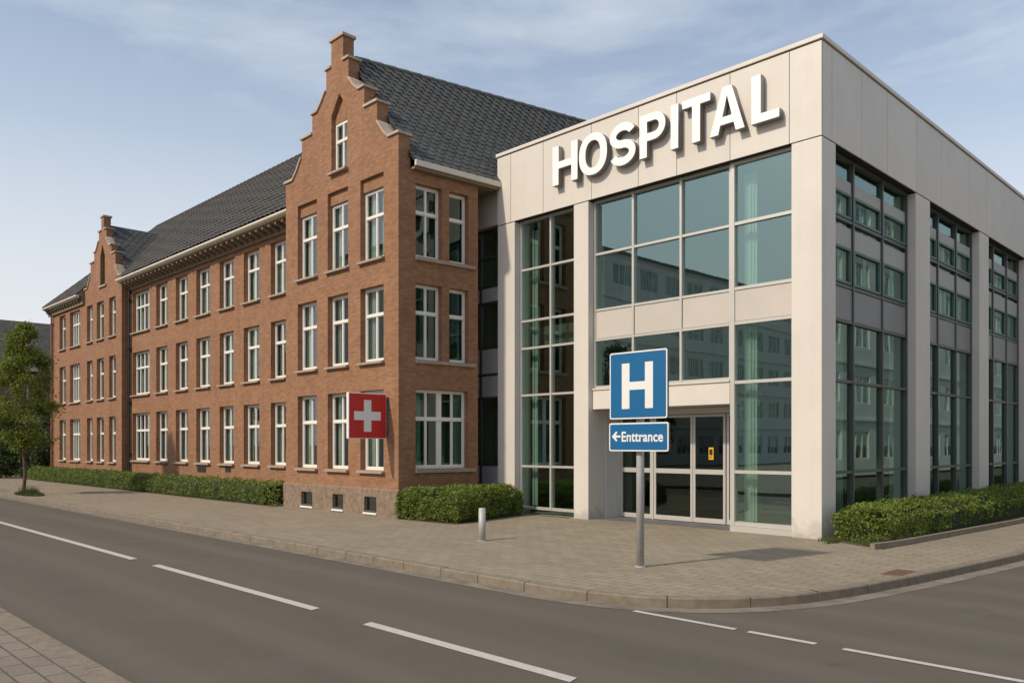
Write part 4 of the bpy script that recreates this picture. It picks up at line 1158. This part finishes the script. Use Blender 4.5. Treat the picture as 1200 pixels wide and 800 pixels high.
# =================================================================== house in the background, left
hs = thing('background_house', (-63,18,0), 'tan brick house with dark slate roof behind the trees at far left', 'house')
hx0, hx1, hy0, hy1, hz = -68., -58., 9.5, 30., 6.8
mb = MB(); mb.box(hx0, hx1, hy0, hy1, 0, hz); mb.prism([(hx0,hz),(hx1,hz),((hx0+hx1)/2,hz+3.3)], hy0+.01, hy1-.01)
mb.build('wall', M['houseWall'], hs)
mb = MB(); xm = (hx0+hx1)/2
for s in (1,-1):
    xe = xm+s*5.45
    q = [(xe,hy0-.4,hz-.2),(xe,hy1+.4,hz-.2),(xm,hy1+.4,hz+3.45),(xm,hy0-.4,hz+3.45)]
    mb.quad(*q); mb.quad(*[(a,b_,c-.12) for a,b_,c in q]); mb.quad(q[0],q[3],(xm,hy0-.4,hz+3.33),(xe,hy0-.4,hz-.32))
rfh = mb.build('roof', M['tile'], hs)
mb = MB(); mb.box(xm+5.35, xm+5.52, hy0-.4, hy1+.4, hz-.36, hz-.17); mb.build('gutter', M['cream'], hs)
mb = MB(); mb.quad((-60.4,14.6,8.38),(-60.4,16.0,8.38),(-61.4,16.0,9.06),(-61.4,14.6,9.06)); mb.build('rooflight', M['glass2'], rfh)
for y in (11.5,14.5,18):
    for z in (1.0,4.0):
        sash(hs, hx1+.16, y, z, 1.1, 1.7, 'two', rz=PI/2, curt=False)

# =================================================================== buildings across the two streets (mirrored in the glazing, plus one added to block sky)
def office(name, x0, x1, y0, y1, h, face, nfl, n, label, winmat):
    t = thing(name, ((x0+x1)/2,(y0+y1)/2,0), label, 'building')
    fl = h/nfl; L = y1-y0; pitch = L/n
    xf = x1 if face > 0 else x0
    Tt = (lambda u,v,z: (xf-v*face, u, z))
    ops = [(y0+pitch*(i+.16), y0+pitch*(i+.84), fl*k+.95, fl*k+fl*.80) for i in range(n) for k in range(nfl)]
    mb = MB(); wall_grid(mb, y0, y1, 0, h, Tt, ops, .25)
    xb = x0 if face > 0 else x1
    mb.quad((xf,y0,0),(xb,y0,0),(xb,y0,h),(xf,y0,h)); mb.quad((xf,y1,0),(xb,y1,0),(xb,y1,h),(xf,y1,h)); mb.quad((xb,y0,0),(xb,y1,0),(xb,y1,h),(xb,y0,h))
    for k in range(1,nfl+1): mb.box(y0, y1, -.12, -.001, fl*k-.12, fl*k+.02, T=Tt)
    mb.build('wall', M['render'], t)
    mb = MB(); mb.box(min(xf,xb)-.2, max(xf,xb)+.2, y0-.2, y1+.2, h+.021, h+.3); mb.build('roof', M['lead'], t)
    mb = MB(); mb.quad(Tt(y0,1.2,0),Tt(y1,1.2,0),Tt(y1,1.2,h),Tt(y0,1.2,h)); 
    for k in range(nfl): mb.quad(Tt(y0,.27,fl*k+.9),Tt(y1,.27,fl*k+.9),Tt(y1,1.19,fl*k+.9),Tt(y0,1.19,fl*k+.9))
    mb.build('rooms', M['inside'], t)
    w, hh = pitch*.68, fl*.80-.95
    mb = MB(); f = .08
    mb.box(-w/2,-w/2+f,.05,.15,0,hh); mb.box(w/2-f,w/2,.05,.15,0,hh); mb.box(-w/2+f,w/2-f,.05,.15,0,f); mb.box(-w/2+f,w/2-f,.05,.15,hh-f,hh)
    mb.box(-w/6-f/2,-w/6+f/2,.05,.15,f,hh-f); mb.box(w/6-f/2,w/6+f/2,.05,.15,f,hh-f)
    fm = mb.mesh('office_window', M['white'])
    mb = MB(); mb.box(-w/2+.02,w/2-.02,.09,.10,.02,hh-.02); gm = mb.mesh('pane', M['glass2'])
    cms = []
    for v in range(4):
        mb = MB()
        for i in range(14):
            if random.Random(v*31+i).random() < .45: mb.box(-w/2+.1+i*(w-.2)/14, -w/2+.1+(i+.75)*(w-.2)/14, .2,.21,.05,hh-.05)
        cms.append(mb.mesh('curtain', M['curtain']))
    for i in range(n):
        for k in range(nfl):
            o = link('window', fm, t, Tt(y0+pitch*(i+.5),0,fl*k+.95), PI/2*face)
            for nm, me in (('pane', gm), ('curtain', cms[(i*7+k*3) % 4])):
                c = bpy.data.objects.new(nm, me); COL.objects.link(c); c.parent = o
    return t
office('office_building', -58, -40, -66, -12.5, 17.0, 1, 5, 15, 'pale five storey block mirrored in the front glazing', None)
office('apartment_building', 5.6, 18, 30, 104, 16.6, -1, 5, 18, 'pale apartment block mirrored in the side street glazing', None)
office('sky_blocking_building', 9, 30, -34, -4.5, 9.2, -1, 3, 8, 'pale three storey block across the junction, added out of view to keep sky light off the near pavilion side wall', None)  # unseen block, added to hide horizon sky and darken the brick side wall
for i, (x, y) in enumerate([(-31,-9),(-38,-8)]):
    tree('tree', x, y, 7.5, 3.0, 1.8, 5000, 60+i, ['leafy tree across the street mirrored in the ground floor windows of the near gable','leafy tree across the street mirrored in the ground floor windows of the long range'][i], 'leafdark', .16, .16, 'tree', 'trees across the street', nclump=60)

# =================================================================== camera, sun, sky
cam = bpy.data.cameras.new('Camera'); co = bpy.data.objects.new('Camera', cam); COL.objects.link(co); sc.camera = co
co.location = (0,0,H); co.rotation_euler = (PI/2, 0, math.atan2(SN, CS))
cam.sensor_width = 36; cam.lens = FP/1200*36; cam.shift_y = 121/1200; cam.clip_end = 5000; cam.clip_start = .05
EL = math.radians(40); S = Vector((-.20*math.cos(EL), -.98*math.cos(EL), math.sin(EL)))
su = bpy.data.lights.new('Sun', 'SUN'); su.energy = 3.4; su.angle = math.radians(2.0); su.color = (1,.87,.70)
so = bpy.data.objects.new('Sun', su); COL.objects.link(so); so.rotation_euler = S.to_track_quat('Z','Y').to_euler(); so.location = (-20,-40,40)
w = bpy.data.worlds.new('World'); sc.world = w; w.use_nodes = True
nt = w.node_tree; n = nt.nodes; l = nt.links
bg = n['Background']; sky = n.new('ShaderNodeTexSky'); sky.sky_type = 'NISHITA'; sky.sun_disc = False
sky.sun_elevation = EL; sky.sun_rotation = math.atan2(-.20, -.98); sky.air_density = 1.0; sky.dust_density = 1.6; sky.ozone_density = 1.2
tc = n.new('ShaderNodeTexCoord'); gv = tc.outputs['Generated']
sp = n.new('ShaderNodeSeparateXYZ'); l.new(gv, sp.inputs[0])
# stretched, soft high cloud
c1 = noise(nt, mapping(nt, gv, (1.3,1.3,5.0), rot=.3, loc=(.4,.2,0)), 1.5, 7, .55, .25)
c2 = noise(nt, mapping(nt, gv, (2.2,2.2,9.0), rot=.8), 2.0, 8, .6, .4)
ad = n.new('ShaderNodeMath'); ad.operation = 'MULTIPLY_ADD'; l.new(c2, ad.inputs[0]); ad.inputs[1].default_value = .35; l.new(c1, ad.inputs[2])
cl = ramp(nt, ad.outputs[0], .48, .92, .03, .78)
hz = ramp(nt, sp.outputs[2], .02, .60, 1.0, 0)
mxm = n.new('ShaderNodeMath'); mxm.operation = 'MAXIMUM'; l.new(cl, mxm.inputs[0]); l.new(hz, mxm.inputs[1])
colr = mixc(nt, mxm.outputs[0], sky.outputs[0], (5.1,5.55,6.0))
colr = mixc(nt, ramp(nt, sp.outputs[2], .0, .34, .75, 0), colr, (6.0,5.75,5.6)); l.new(colr, bg.inputs[0]); bg.inputs[1].default_value = .15
vs = sc.view_settings; vs.view_transform = 'Standard'; vs.look = 'None'; vs.exposure = 0; vs.gamma = 1; vs.use_curve_mapping = False
sc.cycles.max_bounces = 8; sc.cycles.transparent_max_bounces = 12
